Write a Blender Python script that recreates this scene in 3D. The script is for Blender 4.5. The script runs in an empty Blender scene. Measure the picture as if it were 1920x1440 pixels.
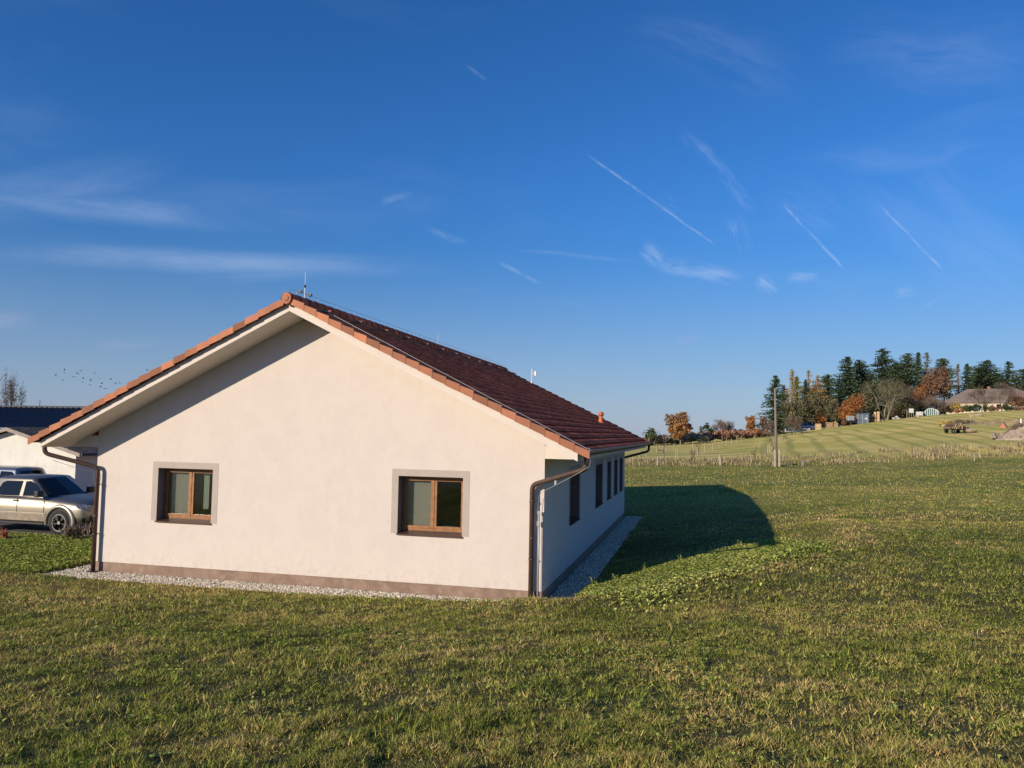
import bpy, math, random
import numpy as np
R=math.radians
S=bpy.context.scene
COL=S.collection
rng=np.random.default_rng(7)
random.seed(7)

# ---------------------------------------------------------------- camera
F=1445.86; PITCH=.0626362; ROLL=.018012; YAW=.242987
CAM=np.array([3.2467,-16.1102,3.5672])
FW=np.array([-math.sin(YAW)*math.cos(PITCH),math.cos(YAW)*math.cos(PITCH),math.sin(PITCH)])
_r=np.array([math.cos(YAW),math.sin(YAW),0.]); _u=np.cross(_r,FW)
RT=math.cos(ROLL)*_r+math.sin(ROLL)*_u; UP=-math.sin(ROLL)*_r+math.cos(ROLL)*_u
from mathutils import Matrix, Vector
cd=bpy.data.cameras.new('camera'); cam=bpy.data.objects.new('camera',cd); COL.objects.link(cam)
cd.sensor_width=36; cd.lens=F/1920*36; cd.clip_end=8000; cd.clip_start=.1
cam.matrix_world=Matrix(((RT[0],UP[0],-FW[0],CAM[0]),(RT[1],UP[1],-FW[1],CAM[1]),(RT[2],UP[2],-FW[2],CAM[2]),(0,0,0,1)))
S.camera=cam
def ray(px,py):
    d=FW*F+RT*(px-960)+UP*(720-py); return d/np.linalg.norm(d)
def atd(px,py,D):
    d=FW*F+RT*(px-960)+UP*(720-py); return CAM+d*(D/F)

# ---------------------------------------------------------------- sun, sky
SUN=np.array([.68,1.,-.40]); SUN=SUN/np.linalg.norm(SUN)
sl=bpy.data.lights.new('sun','SUN'); sl.energy=5.0; sl.angle=R(.53); sl.color=(1,.86,.68)
so=bpy.data.objects.new('sun',sl); COL.objects.link(so); so.location=(-30,-40,30)
so.rotation_euler=Vector(SUN).to_track_quat('-Z','Y').to_euler()
W=bpy.data.worlds.new('World'); S.world=W; W.use_nodes=True
nt=W.node_tree; nt.nodes.clear()
class NB:
    def __init__(s,nt): s.nt=nt
    def n(s,t,**k):
        o=s.nt.nodes.new(t)
        for a,b in k.items(): setattr(o,a,b)
        return o
    def put(s,i,v):
        if hasattr(v,'is_linked') or hasattr(v,'links'): s.nt.links.new(v,i)
        else: i.default_value=v
    def m(s,op,a,b=0.,c=None,clamp=False):
        o=s.n('ShaderNodeMath',operation=op,use_clamp=clamp); s.put(o.inputs[0],a); s.put(o.inputs[1],b)
        if c is not None: s.put(o.inputs[2],c)
        return o.outputs[0]
    def vm(s,op,a,b=None,out=0):
        o=s.n('ShaderNodeVectorMath',operation=op); s.put(o.inputs[0],a)
        if b is not None: s.put(o.inputs[1],b)
        return o.outputs[out]
    def dot(s,a,b): return s.vm('DOT_PRODUCT',a,b,'Value')
    def ss(s,v,a,b,lo=0.,hi=1.):
        o=s.n('ShaderNodeMapRange',interpolation_type='SMOOTHSTEP'); s.put(o.inputs[0],v)
        o.inputs[1].default_value=a;o.inputs[2].default_value=b;o.inputs[3].default_value=lo;o.inputs[4].default_value=hi
        return o.outputs[0]
    def noise(s,vec,scale,detail=3,rough=.55,dist=0.,dim='3D'):
        o=s.n('ShaderNodeTexNoise',noise_dimensions=dim)
        if vec is not None: s.put(o.inputs['Vector'],vec)
        o.inputs['Scale'].default_value=scale;o.inputs['Detail'].default_value=detail
        o.inputs['Roughness'].default_value=rough;o.inputs['Distortion'].default_value=dist
        return o.outputs['Fac']
    def mix(s,f,a,b,blend='MIX'):
        o=s.n('ShaderNodeMix',data_type='RGBA',blend_type=blend); s.put(o.inputs[0],f)
        for i,v in ((6,a),(7,b)):
            if isinstance(v,tuple): v=tuple(v)+(1,) if len(v)==3 else v
            s.put(o.inputs[i],v)
        return o.outputs[2]
    def mapping(s,vec,scale=(1,1,1),rot=(0,0,0),loc=(0,0,0)):
        o=s.n('ShaderNodeMapping'); s.put(o.inputs[0],vec); o.inputs[1].default_value=loc;o.inputs[2].default_value=rot;o.inputs[3].default_value=scale
        return o.outputs[0]
b=NB(nt)
sky=b.n('ShaderNodeTexSky',sky_type='NISHITA'); sky.sun_disc=False
EL=math.asin(-SUN[2]); sky.sun_elevation=EL; sky.sun_rotation=math.atan2(-SUN[0],-SUN[1])
sky.air_density=1.0; sky.dust_density=.25; sky.ozone_density=4.5; sky.altitude=400
tc=b.n('ShaderNodeTexCoord').outputs['Generated']
hs=b.n('ShaderNodeHueSaturation'); hs.inputs['Saturation'].default_value=1.18; hs.inputs['Value'].default_value=1.0
nt.links.new(sky.outputs[0],hs.inputs['Color'])
def streak(p1,p2,w,strength,soft=.15,noise=None,cut=(.35,.7),seed=0):
    d1=ray(*p1);d2=ray(*p2); n=np.cross(d1,d2);n/=np.linalg.norm(n); t=np.cross(n,(d1+d2)/2);t/=np.linalg.norm(t)
    a,c=float(d1@t),float(d2@t); lo,hi=min(a,c),max(a,c); L=hi-lo; w=w/F
    v=tc
    if noise:
        wob=b.noise(b.mapping(tc,loc=(seed,0,0)),noise[1],3,.5)
        off=b.m('MULTIPLY',b.m('SUBTRACT',wob,.5),noise[2]/F)
    dn=b.dot(v,tuple(n))
    if noise: dn=b.m('ADD',dn,off)
    m1=b.ss(b.m('ABSOLUTE',dn),0,w,1,0)
    al=b.dot(v,tuple(t))
    m2=b.m('MULTIPLY',b.ss(al,lo-soft*L*.2,lo+soft*L),b.ss(al,hi-soft*L,hi+soft*L*.2,1,0))
    r=b.m('MULTIPLY',m1,m2)
    if noise:
        cv=b.n('ShaderNodeCombineXYZ'); thin=w*F<7; b.put(cv.inputs[0],b.m('MULTIPLY',al,noise[0]*(.55 if not thin else .8))); b.put(cv.inputs[1],b.m('MULTIPLY',dn,noise[0]*(2.6 if not thin else 1.5))); cv.inputs[2].default_value=seed*3.7+.3
        nn=b.noise(cv.outputs[0],1.,7,.66)
        r=b.m('MULTIPLY',r,b.ss(nn,cut[0],cut[1]))
    return b.m('MULTIPLY',b.m('MULTIPLY',r,strength*(1.0 if w*F<5 else 1.3)),b.ss(b.dot(v,tuple(FW)),0,.3))
acc=None
ST=[((1102,290),(1345,462),3.6,.26,.1,(60,30,4),(.30,.62),0),
    ((1465,380),(1586,508),3.8,.30,.12,(60,30,4),(.30,.62),0),
    ((1645,378),(1768,508),4.0,.30,.12,(60,30,7),(.30,.62),3),
    ((870,120),(915,155),5,.12,.3,(50,20,8),(.3,.7),1),
    ((930,490),(1026,537),6,.22,.4,(50,20,8),(.3,.7),2),
    ((800,430),(880,458),9,.16,.4,(50,20,10),(.3,.7),2),
    ((960,468),(1200,490),6,.06,.3,(50,20,8),(.2,.6),8),
    ((1275,240),(1420,400),16,.16,.3,(40,12,30),(.35,.75),4),
    ((1202,460),(1245,495),24,.26,.35,(40,10,16),(.3,.65),5),
    ((1220,486),(1395,526),22,.25,.3,(36,10,24),(.3,.65),25),
    ((1418,518),(1455,552),18,.28,.4,(50,20,14),(.3,.68),6),
    ((1470,520),(1545,518),16,.26,.4,(30,10,12),(.35,.75),7),
    ((1225,370),(1275,395),22,.2,.4,(40,10,20),(.4,.7),9),
    ((1370,400),(1400,480),24,.22,.4,(40,10,20),(.4,.75),10),
    ((1675,550),(1720,548),16,.26,.4,(40,10,20),(.35,.7),11),
    ((1720,580),(1790,545),6,.14,.4,(40,10,10),(.3,.7),12),
    ((1180,20),(1500,170),70,.07,.4,(14,5,80),(.38,.72),31),
    ((1560,60),(1960,150),80,.08,.4,(12,5,90),(.36,.72),32),
    ((1480,300),(1960,270),40,.07,.4,(14,5,60),(.36,.72),33),
    ((1440,360),(1600,440),60,.12,.4,(12,8,40),(.35,.75),13),
    ((1600,300),(1960,560),130,.10,.4,(8,6,60),(.35,.75),14),
    ((-200,335),(480,420),36,.21,.35,(7,4,30,(1,1,5)),(.28,.72),15),
    ((-200,395),(330,330),60,.16,.4,(7,4,40,(1,1,5)),(.3,.8),22),
    ((-200,466),(820,505),28,.22,.4,(6,4,22,(1,1,6)),(.28,.70),16),
    ((350,520),(820,505),20,.16,.4,(8,4,22,(1,1,5)),(.3,.75),17),
    ((710,385),(780,365),22,.12,.4,(30,8,20),(.3,.7),18),
    ((-100,600),(70,598),22,.2,.4,(14,8,10,(1,1,4)),(.3,.7),19),
    ((180,645),(310,640),16,.16,.4,(20,8,10,(1,1,4)),(.3,.7),20),
    ((1340,690),(1440,683),10,.16,.4,(20,8,10,(1,1,4)),(.3,.7),21),
    ((1130,755),(1240,748),10,.14,.4,(20,8,10,(1,1,4)),(.3,.7),24),
    ((1260,640),(1320,632),12,.14,.4,(20,8,10,(1,1,4)),(.3,.7),23)]
for s_ in ST[:26]:
    o=streak(s_[0],s_[1],s_[2],s_[3],s_[4],s_[5],s_[6],s_[7]); acc=o if acc is None else b.m('MAXIMUM',acc,o)
grey=None
for s_ in ST[26:]:
    o=streak(s_[0],s_[1],s_[2],s_[3]*2,s_[4],s_[5],s_[6],s_[7]); grey=o if grey is None else b.m('MAXIMUM',grey,o)
# faint high veil all round the sky
veil=b.m('MULTIPLY',b.ss(b.noise(b.mapping(tc,scale=(1,1,3.5)),2.6,6,.55,.4),.5,.85),.10)
acc=b.m('MAXIMUM',acc,veil)
sepz=b.n('ShaderNodeSeparateXYZ'); nt.links.new(tc,sepz.inputs[0])
tone=b.mix(b.ss(sepz.outputs[2],.0,.34),(.80,.80,.86),(.93,1.11,1.38))
sk0=b.mix(1.0,hs.outputs[0],tone,'MULTIPLY')
sk=b.mix(acc,sk0,(5.6,6.9,9.4))
sk=b.mix(grey,sk,(3.6,4.1,6.0))
# thicker, paler air low over the horizon
sk=b.mix(b.ss(sepz.outputs[2],-.02,.24,.55,0),sk,(3.3,4.3,7.0))
bg=b.n('ShaderNodeBackground'); bg.inputs[1].default_value=.10; nt.links.new(sk,bg.inputs[0])
wo=b.n('ShaderNodeOutputWorld'); nt.links.new(bg.outputs[0],wo.inputs[0])
S.view_settings.view_transform='Standard'; S.view_settings.look='None'; S.view_settings.gamma=1; S.view_settings.exposure=0
S.render.engine='CYCLES'; S.render.resolution_x=1024; S.render.resolution_y=768
try:
    S.cycles.max_bounces=5; S.cycles.diffuse_bounces=3; S.cycles.glossy_bounces=3; S.cycles.transparent_max_bounces=6
    S.cycles.transmission_bounces=2; S.cycles.sample_clamp_indirect=6
except Exception: pass

# ---------------------------------------------------------------- helpers
class MB:
    def __init__(s): s.v=[];s.f=[];s.mi=[];s.mats=[];s.c=0;s.att=[]
    def add(s,vs,fs,mi=0,t=.5):
        o=len(s.v); s.v.extend([tuple(map(float,p)) for p in vs]); s.f.extend([tuple(i+o for i in f) for f in fs]); s.mi.extend([mi]*len(fs)); s.att.extend([t]*len(vs)); return s
    def box(s,a,b,mi=0,rot=0,piv=None):
        x0,y0,z0=a;x1,y1,z1=b
        P=[(x0,y0,z0),(x1,y0,z0),(x1,y1,z0),(x0,y1,z0),(x0,y0,z1),(x1,y0,z1),(x1,y1,z1),(x0,y1,z1)]
        if rot:
            cx,cy=piv if piv else ((x0+x1)/2,(y0+y1)/2); c,q=math.cos(rot),math.sin(rot)
            P=[(cx+(x-cx)*c-(y-cy)*q,cy+(x-cx)*q+(y-cy)*c,z) for x,y,z in P]
        return s.add(P,[(0,3,2,1),(4,5,6,7),(0,1,5,4),(1,2,6,5),(2,3,7,6),(3,0,4,7)],mi)
    def tube(s,pts,r,n=8,mi=0,cap=True,t=.5):
        pts=[np.array(p,float) for p in pts]; rs=r if hasattr(r,'__len__') else [r]*len(pts)
        V=[];Fc=[];prev=None
        for i,p in enumerate(pts):
            d=pts[min(i+1,len(pts)-1)]-pts[max(i-1,0)]; d=d/(np.linalg.norm(d)+1e-9)
            a=np.array([0,0,1.]) if abs(d[2])<.9 else np.array([1.,0,0])
            if prev is not None: a=prev
            u=a-d*(a@d); u/=np.linalg.norm(u)+1e-9; w=np.cross(d,u); prev=u
            for k in range(n):
                q=2*math.pi*k/n; V.append(p+rs[i]*(math.cos(q)*u+math.sin(q)*w))
        for i in range(len(pts)-1):
            for k in range(n): Fc.append((i*n+k,i*n+(k+1)%n,(i+1)*n+(k+1)%n,(i+1)*n+k))
        if cap: Fc.append(tuple(range(n))[::-1]); Fc.append(tuple(range((len(pts)-1)*n,len(pts)*n)))
        return s.add(V,Fc,mi,t)
    def build(s,name,mat,parent=None,smooth=False,bevel=0):
        me=bpy.data.meshes.new(name); me.from_pydata(s.v,[],s.f)
        for m in (mat if isinstance(mat,(list,tuple)) else [mat]): me.materials.append(m)
        me.polygons.foreach_set('material_index',s.mi)
        if smooth: me.polygons.foreach_set('use_smooth',[True]*len(s.f))
        at=me.attributes.new('tint','FLOAT','POINT'); at.data.foreach_set('value',s.att)
        me.update(); o=bpy.data.objects.new(name,me); COL.objects.link(o)
        if parent is not None: o.parent=parent
        if bevel:
            bv=o.modifiers.new('b','BEVEL'); bv.width=bevel; bv.segments=2; bv.limit_method='ANGLE'
        return o
def npmesh(name,V,Fi,mat,parent=None,tint=None,k=3,smooth=False):
    me=bpy.data.meshes.new(name); nv=len(V); nf=len(Fi)
    me.vertices.add(nv); me.vertices.foreach_set('co',np.asarray(V,np.float32).ravel())
    me.loops.add(nf*k); me.loops.foreach_set('vertex_index',np.asarray(Fi,np.int32).ravel())
    me.polygons.add(nf); me.polygons.foreach_set('loop_start',np.arange(0,nf*k,k,dtype=np.int32)); me.polygons.foreach_set('loop_total',np.full(nf,k,np.int32))
    if smooth: me.polygons.foreach_set('use_smooth',np.ones(nf,bool))
    if tint is not None:
        at=me.attributes.new('tint','FLOAT','POINT'); at.data.foreach_set('value',np.asarray(tint,np.float32))
    me.materials.append(mat); me.update(calc_edges=True)
    o=bpy.data.objects.new(name,me); COL.objects.link(o)
    if parent is not None: o.parent=parent
    return o
def tag(o,label=None,cat=None,group=None,kind=None):
    if label: o['label']=label
    if cat: o['category']=cat
    if group: o['group']=group
    if kind: o['kind']=kind
    return o
def empty(name,loc,label,cat,group=None,rz=0):
    o=bpy.data.objects.new(name,None); COL.objects.link(o); o.location=[float(q) for q in loc]; o.rotation_euler=(0,0,rz); return tag(o,label,cat,group)
def copy_tree(o,parent=None):
    c=o.copy(); COL.objects.link(c)
    if parent is not None: c.parent=parent
    for ch in list(o.children): copy_tree(ch,c)
    return c
MC={}
def mat(name,col,rough=.7,metal=0.,var=0.,vscale=3.,bump=0.,bscale=40.,spec=.5,dirt=None,trans=0.,tint=0.,col2=None,coat=0.):
    if name in MC: return MC[name]
    m=bpy.data.materials.new(name); m.use_nodes=True; q=NB(m.node_tree); bs=m.node_tree.nodes['Principled BSDF']
    bs.inputs['Roughness'].default_value=rough; bs.inputs['Metallic'].default_value=metal; bs.inputs['Specular IOR Level'].default_value=spec
    if coat: bs.inputs['Coat Weight'].default_value=coat; bs.inputs['Coat Roughness'].default_value=.08
    ob=q.n('ShaderNodeTexCoord').outputs['Object']
    c=tuple(col)+(1,)
    if var or col2:
        f=q.noise(ob,vscale,5,.6)
        c2=tuple(col2)+(1,) if col2 else tuple(min(1,x*(1-var)) for x in col)+(1,)
        c=q.mix(q.ss(f,.35,.65),c,c2)
    if tint:
        at=q.n('ShaderNodeAttribute',attribute_name='tint').outputs['Fac']
        k=q.m('ADD',q.m('MULTIPLY',q.m('SUBTRACT',at,.5),tint*2),1)
        vv=q.n('ShaderNodeVectorMath',operation='SCALE'); q.put(vv.inputs[0],c) if not isinstance(c,tuple) else setattr(vv.inputs[0],'default_value',c[:3]); q.put(vv.inputs[3],k); c=vv.outputs[0]
    if dirt:
        c=q.mix(q.ss(q.noise(ob,dirt[1],5,.65),.5,.72,0,dirt[2]),c,dirt[0])
    q.put(bs.inputs['Base Color'],c)
    if bump:
        bp=q.n('ShaderNodeBump'); bp.inputs['Strength'].default_value=bump; bp.inputs['Distance'].default_value=.01
        q.put(bp.inputs['Height'],q.noise(ob,bscale,4,.6)); m.node_tree.links.new(bp.outputs[0],bs.inputs['Normal'])
    if trans:
        tr=q.n('ShaderNodeBsdfTranslucent'); q.put(tr.inputs[0],c); mx=q.n('ShaderNodeMixShader'); mx.inputs[0].default_value=trans
        out=m.node_tree.nodes['Material Output']; L=m.node_tree.links; L.new(bs.outputs[0],mx.inputs[1]); L.new(tr.outputs[0],mx.inputs[2]); L.new(mx.outputs[0],out.inputs[0])
    MC[name]=m; return m

# ---------------------------------------------------------------- terrain
CP=np.array([(3.2,-16,1.95),(-10,-16,1.6),(15,-16,2.2),(3,-25,2.4),(-20,-25,1.5),(25,-25,2.6),(30,-10,2.1),
 (0,-8,.98),(-8,-8,.75),(8,-8,1.3),(15,-8,1.6),(-20,-8,.5),(0,-12,1.47),(-6,-12,1.2),(9,-12,1.75),
 (0,-3,.38),(-6,-3,.28),(-12,-3,.15),(5,-3,.80),(12,-3,1.2),(-20,-2,.15),
 (-12,-.9,.02),(-9,-.9,.0),(-6,-.9,.0),(-3,-.9,.07),(0,-.9,.24),(1.5,-.9,.32),(4,-.7,.72),(8,0,1.05),
 (.8,3,.02),(.8,8,.02),(.8,14,.02),(.8,18.6,.0),(.87,1.2,.12),(1.8,2.6,.29),(3.,4.3,.41),(4.4,6.3,.58),(5.0,7.2,.66),(5.4,9,.64),(5.6,11.7,.55),(5.8,17,.42),(5.9,24,.38),(5.6,29,.5),
 (8,8,.95),(10,15,.9),(12,22,.8),(18,8,1.25),(3,12,.3),(3,20,.2),(0,24,.12),(0,32,.5),(-5,20,.0),(-5,10,0),(-10,25,.1),
 (-12.5,2,.04),(-12.5,8,.03),(-12.5,14,.03),(-16,3,.05),(-16,8,.05),(-24,6,.05),(-24,12,.05),(-30,20,.05),(-20,20,.05),(6,40,.65),(-6,40,.45),(16,36,.95),(28,10,1.5),(30,30,1.3)],float)
def _tps(r2): return np.where(r2>1e-9,.5*r2*np.log(r2+1e-12),0)
_K=_tps(((CP[:,None,:2]-CP[None,:,:2])**2).sum(-1))+np.eye(len(CP))*.6
_P=np.c_[np.ones(len(CP)),CP[:,:2]]; _A=np.block([[_K,_P],[_P.T,np.zeros((3,3))]])
_w=np.linalg.solve(_A,np.r_[CP[:,2],0,0,0])
_gx=np.linspace(-60,60,361); _gy=np.linspace(-60,60,361)
_GX,_GY=np.meshgrid(_gx,_gy); _q=np.c_[_GX.ravel(),_GY.ravel()]
_Z=_w[-3]+_w[-2]*_q[:,0]+_w[-1]*_q[:,1]
for i in range(len(CP)): _Z+=_w[i]*_tps(((_q-CP[i,:2])**2).sum(1))
_Z=_Z.reshape(_GX.shape)
def bil(G,x,y,x0,dx,y0,dy):
    u=np.clip((x-x0)/dx,0,G.shape[1]-1.001); v=np.clip((y-y0)/dy,0,G.shape[0]-1.001); i=u.astype(int); j=v.astype(int); u=u-i; v=v-j
    return (G[j,i]*(1-u)+G[j,i+1]*u)*(1-v)+(G[j+1,i]*(1-u)+G[j+1,i+1]*u)*v
RR=np.array([0,35,50,78,100,140,190,210,260,400,900,4000.])
TA={-6000:[.3,.3,.3,.3,.3,.3,0,0,0,-2,-9,-40],0:[.1,.1,.1,.1,.1,0,-.5,-.7,-1,-4,-14,-50],1000:[.3,.3,.4,.5,.8,1.2,1.6,1.8,1.8,1,-10,-50],1200:[.5,.5,.55,.5,1.05,1.35,1.5,1.6,1.8,1,-10,-50],
 1320:[.55,.6,.6,.55,1.2,1.75,1.95,2.4,2.9,2.5,-5,-40],1400:[.6,.65,.65,.6,1.4,2.8,3.55,4.2,4.9,4.5,-3,-30],
 1459:[.7,.75,.7,.66,1.6,3.0,4.1,4.5,5.2,5.2,0,-20],1534:[.8,.85,.78,.75,1.85,3.6,5.2,5.8,6.6,6.6,0,-20],1600:[.9,.9,.85,.85,2.1,4.1,6.1,6.9,7.7,8,2,-15],1640:[.95,.95,.9,.95,2.3,4.4,6.7,7.6,8.5,9,3,-12],1700:[1,1.,.95,1.05,2.6,4.7,8.,9.2,10,10,5,-10],1920:[1.2,1.2,1.1,1.3,3.2,5.7,9.3,11,12,12,8,0],2600:[1.5,1.5,1.5,2,4,7,10,12,13,13,9,0],6000:[1.8,1.8,1.8,2,3,4,5,6,7,8,5,0]}
_th=np.array([math.atan((k-960)/F) for k in TA]); _tv=np.array(list(TA.values()))
_th=np.r_[-math.pi,_th,math.pi]; _tv=np.vstack([_tv[-1]*.5+_tv[0]*.5,_tv,_tv[-1]*.5+_tv[0]*.5])
_ta=np.linspace(-math.pi,math.pi,721); _rl=np.linspace(0,math.log(4001),400)
_T=np.array([[0.]*400]*721)
_t2=np.array([np.interp(np.exp(_rl)-1,RR,row) for row in _tv])
for k in range(400): _T[:,k]=np.interp(_ta,_th,_t2[:,k])
ker=np.exp(-np.linspace(-2,2,25)**2); ker/=ker.sum()
_T=np.apply_along_axis(lambda a:np.convolve(np.pad(a,12,'edge'),ker,'valid'),0,_T)
ker=np.exp(-np.linspace(-2,2,7)**2); ker/=ker.sum()
_T=np.apply_along_axis(lambda a:np.convolve(np.pad(a,3,'edge'),ker,'valid'),1,_T)
_vn=np.random.default_rng(3).random((256,256))
def vnoise(x,y,s,o=0):
    u=(x/s+o*17.3); v=(y/s+o*9.1); i=np.floor(u).astype(int); j=np.floor(v).astype(int); a=u-i; c=v-j; a=a*a*(3-2*a); c=c*c*(3-2*c)
    g=lambda p,q:_vn[p%256,q%256]
    return (g(i,j)*(1-a)+g(i+1,j)*a)*(1-c)+(g(i,j+1)*(1-a)+g(i+1,j+1)*a)*c
def sst(v,a,b):
    t=np.clip((v-a)/(b-a),0,1); return t*t*(3-2*t)
GX0,GX1,GY0,GY1=-11.93,.66,-.76,18.1     # gravel rectangle
YX0,YX1,YY0,YY1=-44,-12.6,4.35,22        # paved yard
LIP=((-1.,-1.9),(.6,-1.6),(2.4,-1.0),(4.6,.8),(6.6,4.2),(7.5,8.),(7.4,13.))
def lipd(x,y):
    cr=np.full(x.shape,9.)
    for (ax,ay),(bx_,by_) in zip(LIP[:-1],LIP[1:]):
        ux_,uy_=bx_-ax,by_-ay; tt_=np.clip(((x-ax)*ux_+(y-ay)*uy_)/(ux_*ux_+uy_*uy_),0,1); cr=np.minimum(cr,np.hypot(x-ax-ux_*tt_,y-ay-uy_*tt_))
    return cr
def tz(x,y):
    x=np.asarray(x,float); y=np.asarray(y,float)
    dx=x-CAM[0]; dy=y-CAM[1]; rho=np.hypot(dx,dy)
    th=np.arctan2(dx*RT[0]+dy*RT[1],dx*FW[0]+dy*FW[1])
    far=bil(_T,np.log(rho+1),th,0,_rl[1],-math.pi,_ta[1]-_ta[0])
    near=bil(_Z,x,y,-60,_gx[1]-_gx[0],-60,_gy[1]-_gy[0])
    k=sst(rho,30,50); z=near*(1-k)+far*k
    z=z+.13*np.exp(-(lipd(x,y)/.95)**2)*sst(x,-1.5,2.)
    z=z+(vnoise(x,y,1.3)-.5)*.035*(1-k)+(vnoise(x,y,.45,3)-.5)*.018*(1-k)+(vnoise(x,y,9,5)-.5)*.12*sst(rho,12,40)
    d=np.maximum(np.maximum(GX0-x,x-GX1),np.maximum(GY0-y,y-GY1)); g=1-sst(d,0.0,.16); z=z*(1-g)+(-.05)*g
    d=np.maximum(np.maximum(YX0-x,x-YX1),np.maximum(YY0-y,y-YY1)); g=1-sst(d,0,.3); z=z*(1-g)+.03*g
    return z
def tz1(x,y): return float(tz(np.array([x]),np.array([y]))[0])
def gp(px,py):
    d=ray(px,py); t=np.geomspace(3,900,4000); P=CAM+t[:,None]*d; h=P[:,2]-tz(P[:,0],P[:,1]); i=np.argmax(h<0)
    if h[i]>=0: i=len(t)-1
    return P[i][0],P[i][1],tz1(P[i][0],P[i][1])
def col(px,D):
    p=atd(px,800,D); return p[0],p[1],tz1(p[0],p[1])
def hgt(py,px,D,z): return atd(px,py,D)[2]-z

rad=np.r_[np.linspace(0,1.8,5)[1:],np.arange(2,34,.16),np.geomspace(34,3500,150)]
NA=720; ang=np.linspace(-math.pi,math.pi,NA,endpoint=False)
base=math.atan2(FW[1],FW[0])
AA,RA=np.meshgrid(base-ang,rad); X=CAM[0]+np.cos(AA)*RA; Y=CAM[1]+np.sin(AA)*RA
V=np.c_[X.ravel(),Y.ravel(),tz(X.ravel(),Y.ravel())]
i0=np.arange((len(rad)-1)*NA); nx=(i0//NA)*NA+(i0+1)%NA
Fq=np.c_[i0,i0+NA,nx+NA,nx]
V=np.vstack([V,[CAM[0],CAM[1],tz1(CAM[0],CAM[1])]])
def ground_mat():
    m=bpy.data.materials.new('meadow'); m.use_nodes=True; q=NB(m.node_tree); bs=m.node_tree.nodes['Principled BSDF']
    P=q.n('ShaderNodeTexCoord').outputs['Object']
    sp=q.n('ShaderNodeSeparateXYZ'); m.node_tree.links.new(P,sp.inputs[0])
    d=q.vm('SUBTRACT',P,(CAM[0],CAM[1],0)); rho=q.vm('LENGTH',q.vm('MULTIPLY',d,(1,1,0)),None,'Value')
    n1=q.noise(P,.55,6,.65,.3); n2=q.noise(P,6,6,.7,.4); n3=q.noise(P,28,5,.7)
    c=q.mix(q.ss(n1,.38,.62),(.115,.125,.030),(.165,.125,.048))
    c=q.mix(q.ss(n2,.42,.66),c,(.07,.085,.02))
    c=q.mix(q.ss(n3,.5,.75),c,(.20,.17,.07))
    soil=q.mix(q.ss(n3,.3,.7),(.055,.06,.018),(.16,.14,.05))
    c=q.mix(q.ss(rho,16,38),soil,c)
    # far mown meadow with swaths
    t=np.array([math.sin(-YAW+R(17)),math.cos(-YAW+R(17)),0]); nrm=(t[1],-t[0],0)
    k1=q.m('SUBTRACT',q.dot(P,tuple(float(a) for a in nrm)),float(CAM@np.array([nrm[0],nrm[1],0]))); wob=q.m('MULTIPLY',q.noise(P,.016,2,.5),9)
    s1=q.m('SINE',q.m('MULTIPLY',q.m('ADD',k1,wob),1.9)); s1=q.ss(s1,.25,.98)
    nr2=np.array([math.sin(-YAW+R(-28)),math.cos(-YAW+R(-28)),0]); k2=q.dot(P,tuple(float(a) for a in nr2))
    s2=q.ss(q.m('SINE',q.m('MULTIPLY',q.m('ADD',k2,wob),1.25)),-.2,.9)
    side=q.ss(k1,0,2)
    st=q.m('ADD',q.m('MULTIPLY',s1,side),q.m('MULTIPLY',s2,q.m('SUBTRACT',1,side)))
    nf=q.noise(P,.10,4,.6); nf2=q.noise(P,1.2,5,.7)
    fc=q.mix(q.ss(nf,.38,.62),(.52,.46,.10),(.76,.59,.18))
    fc=q.mix(q.m('MULTIPLY',st,.5),fc,(.23,.25,.05))
    fc=q.mix(q.ss(nf2,.45,.75,0,.5),fc,(.52,.43,.21))
    mid=q.mix(q.ss(q.m('SINE',q.m('ADD',q.m('MULTIPLY',k2,.62),q.m('MULTIPLY',nf,5))),-.3,.8),(.24,.23,.055),(.16,.185,.035))
    mid=q.mix(q.ss(nf2,.4,.7,0,.55),mid,(.30,.25,.09))
    c=q.mix(q.ss(rho,26,38),c,mid)
    c=q.mix(q.ss(rho,84,94),c,fc)
    c=q.mix(q.ss(rho,230,300),c,(.10,.11,.05))
    q.put(bs.inputs['Base Color'],c); bs.inputs['Roughness'].default_value=.95; bs.inputs['Specular IOR Level'].default_value=.15
    bp=q.n('ShaderNodeBump'); bp.inputs['Strength'].default_value=.9; bp.inputs['Distance'].default_value=.06
    q.put(bp.inputs['Height'],q.m('ADD',n2,q.m('MULTIPLY',n3,.5))); m.node_tree.links.new(bp.outputs[0],bs.inputs['Normal'])
    return m
gm=ground_mat()
ground=npmesh('ground',V,Fq,gm,None,None,4,True)
# close the middle under the camera
mb=MB(); r0=rad[0]; mb.add([(CAM[0]+math.cos(a)*r0,CAM[1]+math.sin(a)*r0,tz1(CAM[0]+math.cos(a)*r0,CAM[1]+math.sin(a)*r0)) for a in (base-ang[::12])],[tuple(range(60))[::-1]])
me=ground.data
import bmesh
bm=bmesh.new(); bm.from_mesh(me); bm.verts.ensure_lookup_table(); ring=[bm.verts[i] for i in range(NA)]; cv=bm.verts[len(V)-1]
for i in range(NA):
    f=bm.faces.new((ring[i],ring[(i+1)%NA],cv)); f.smooth=True
bm.normal_update()
bmesh.ops.recalc_face_normals(bm,faces=bm.faces)
bm.to_mesh(me); bm.free()
if me.polygons[100].normal.z<0: me.flip_normals()
tag(ground,kind='structure')

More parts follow.
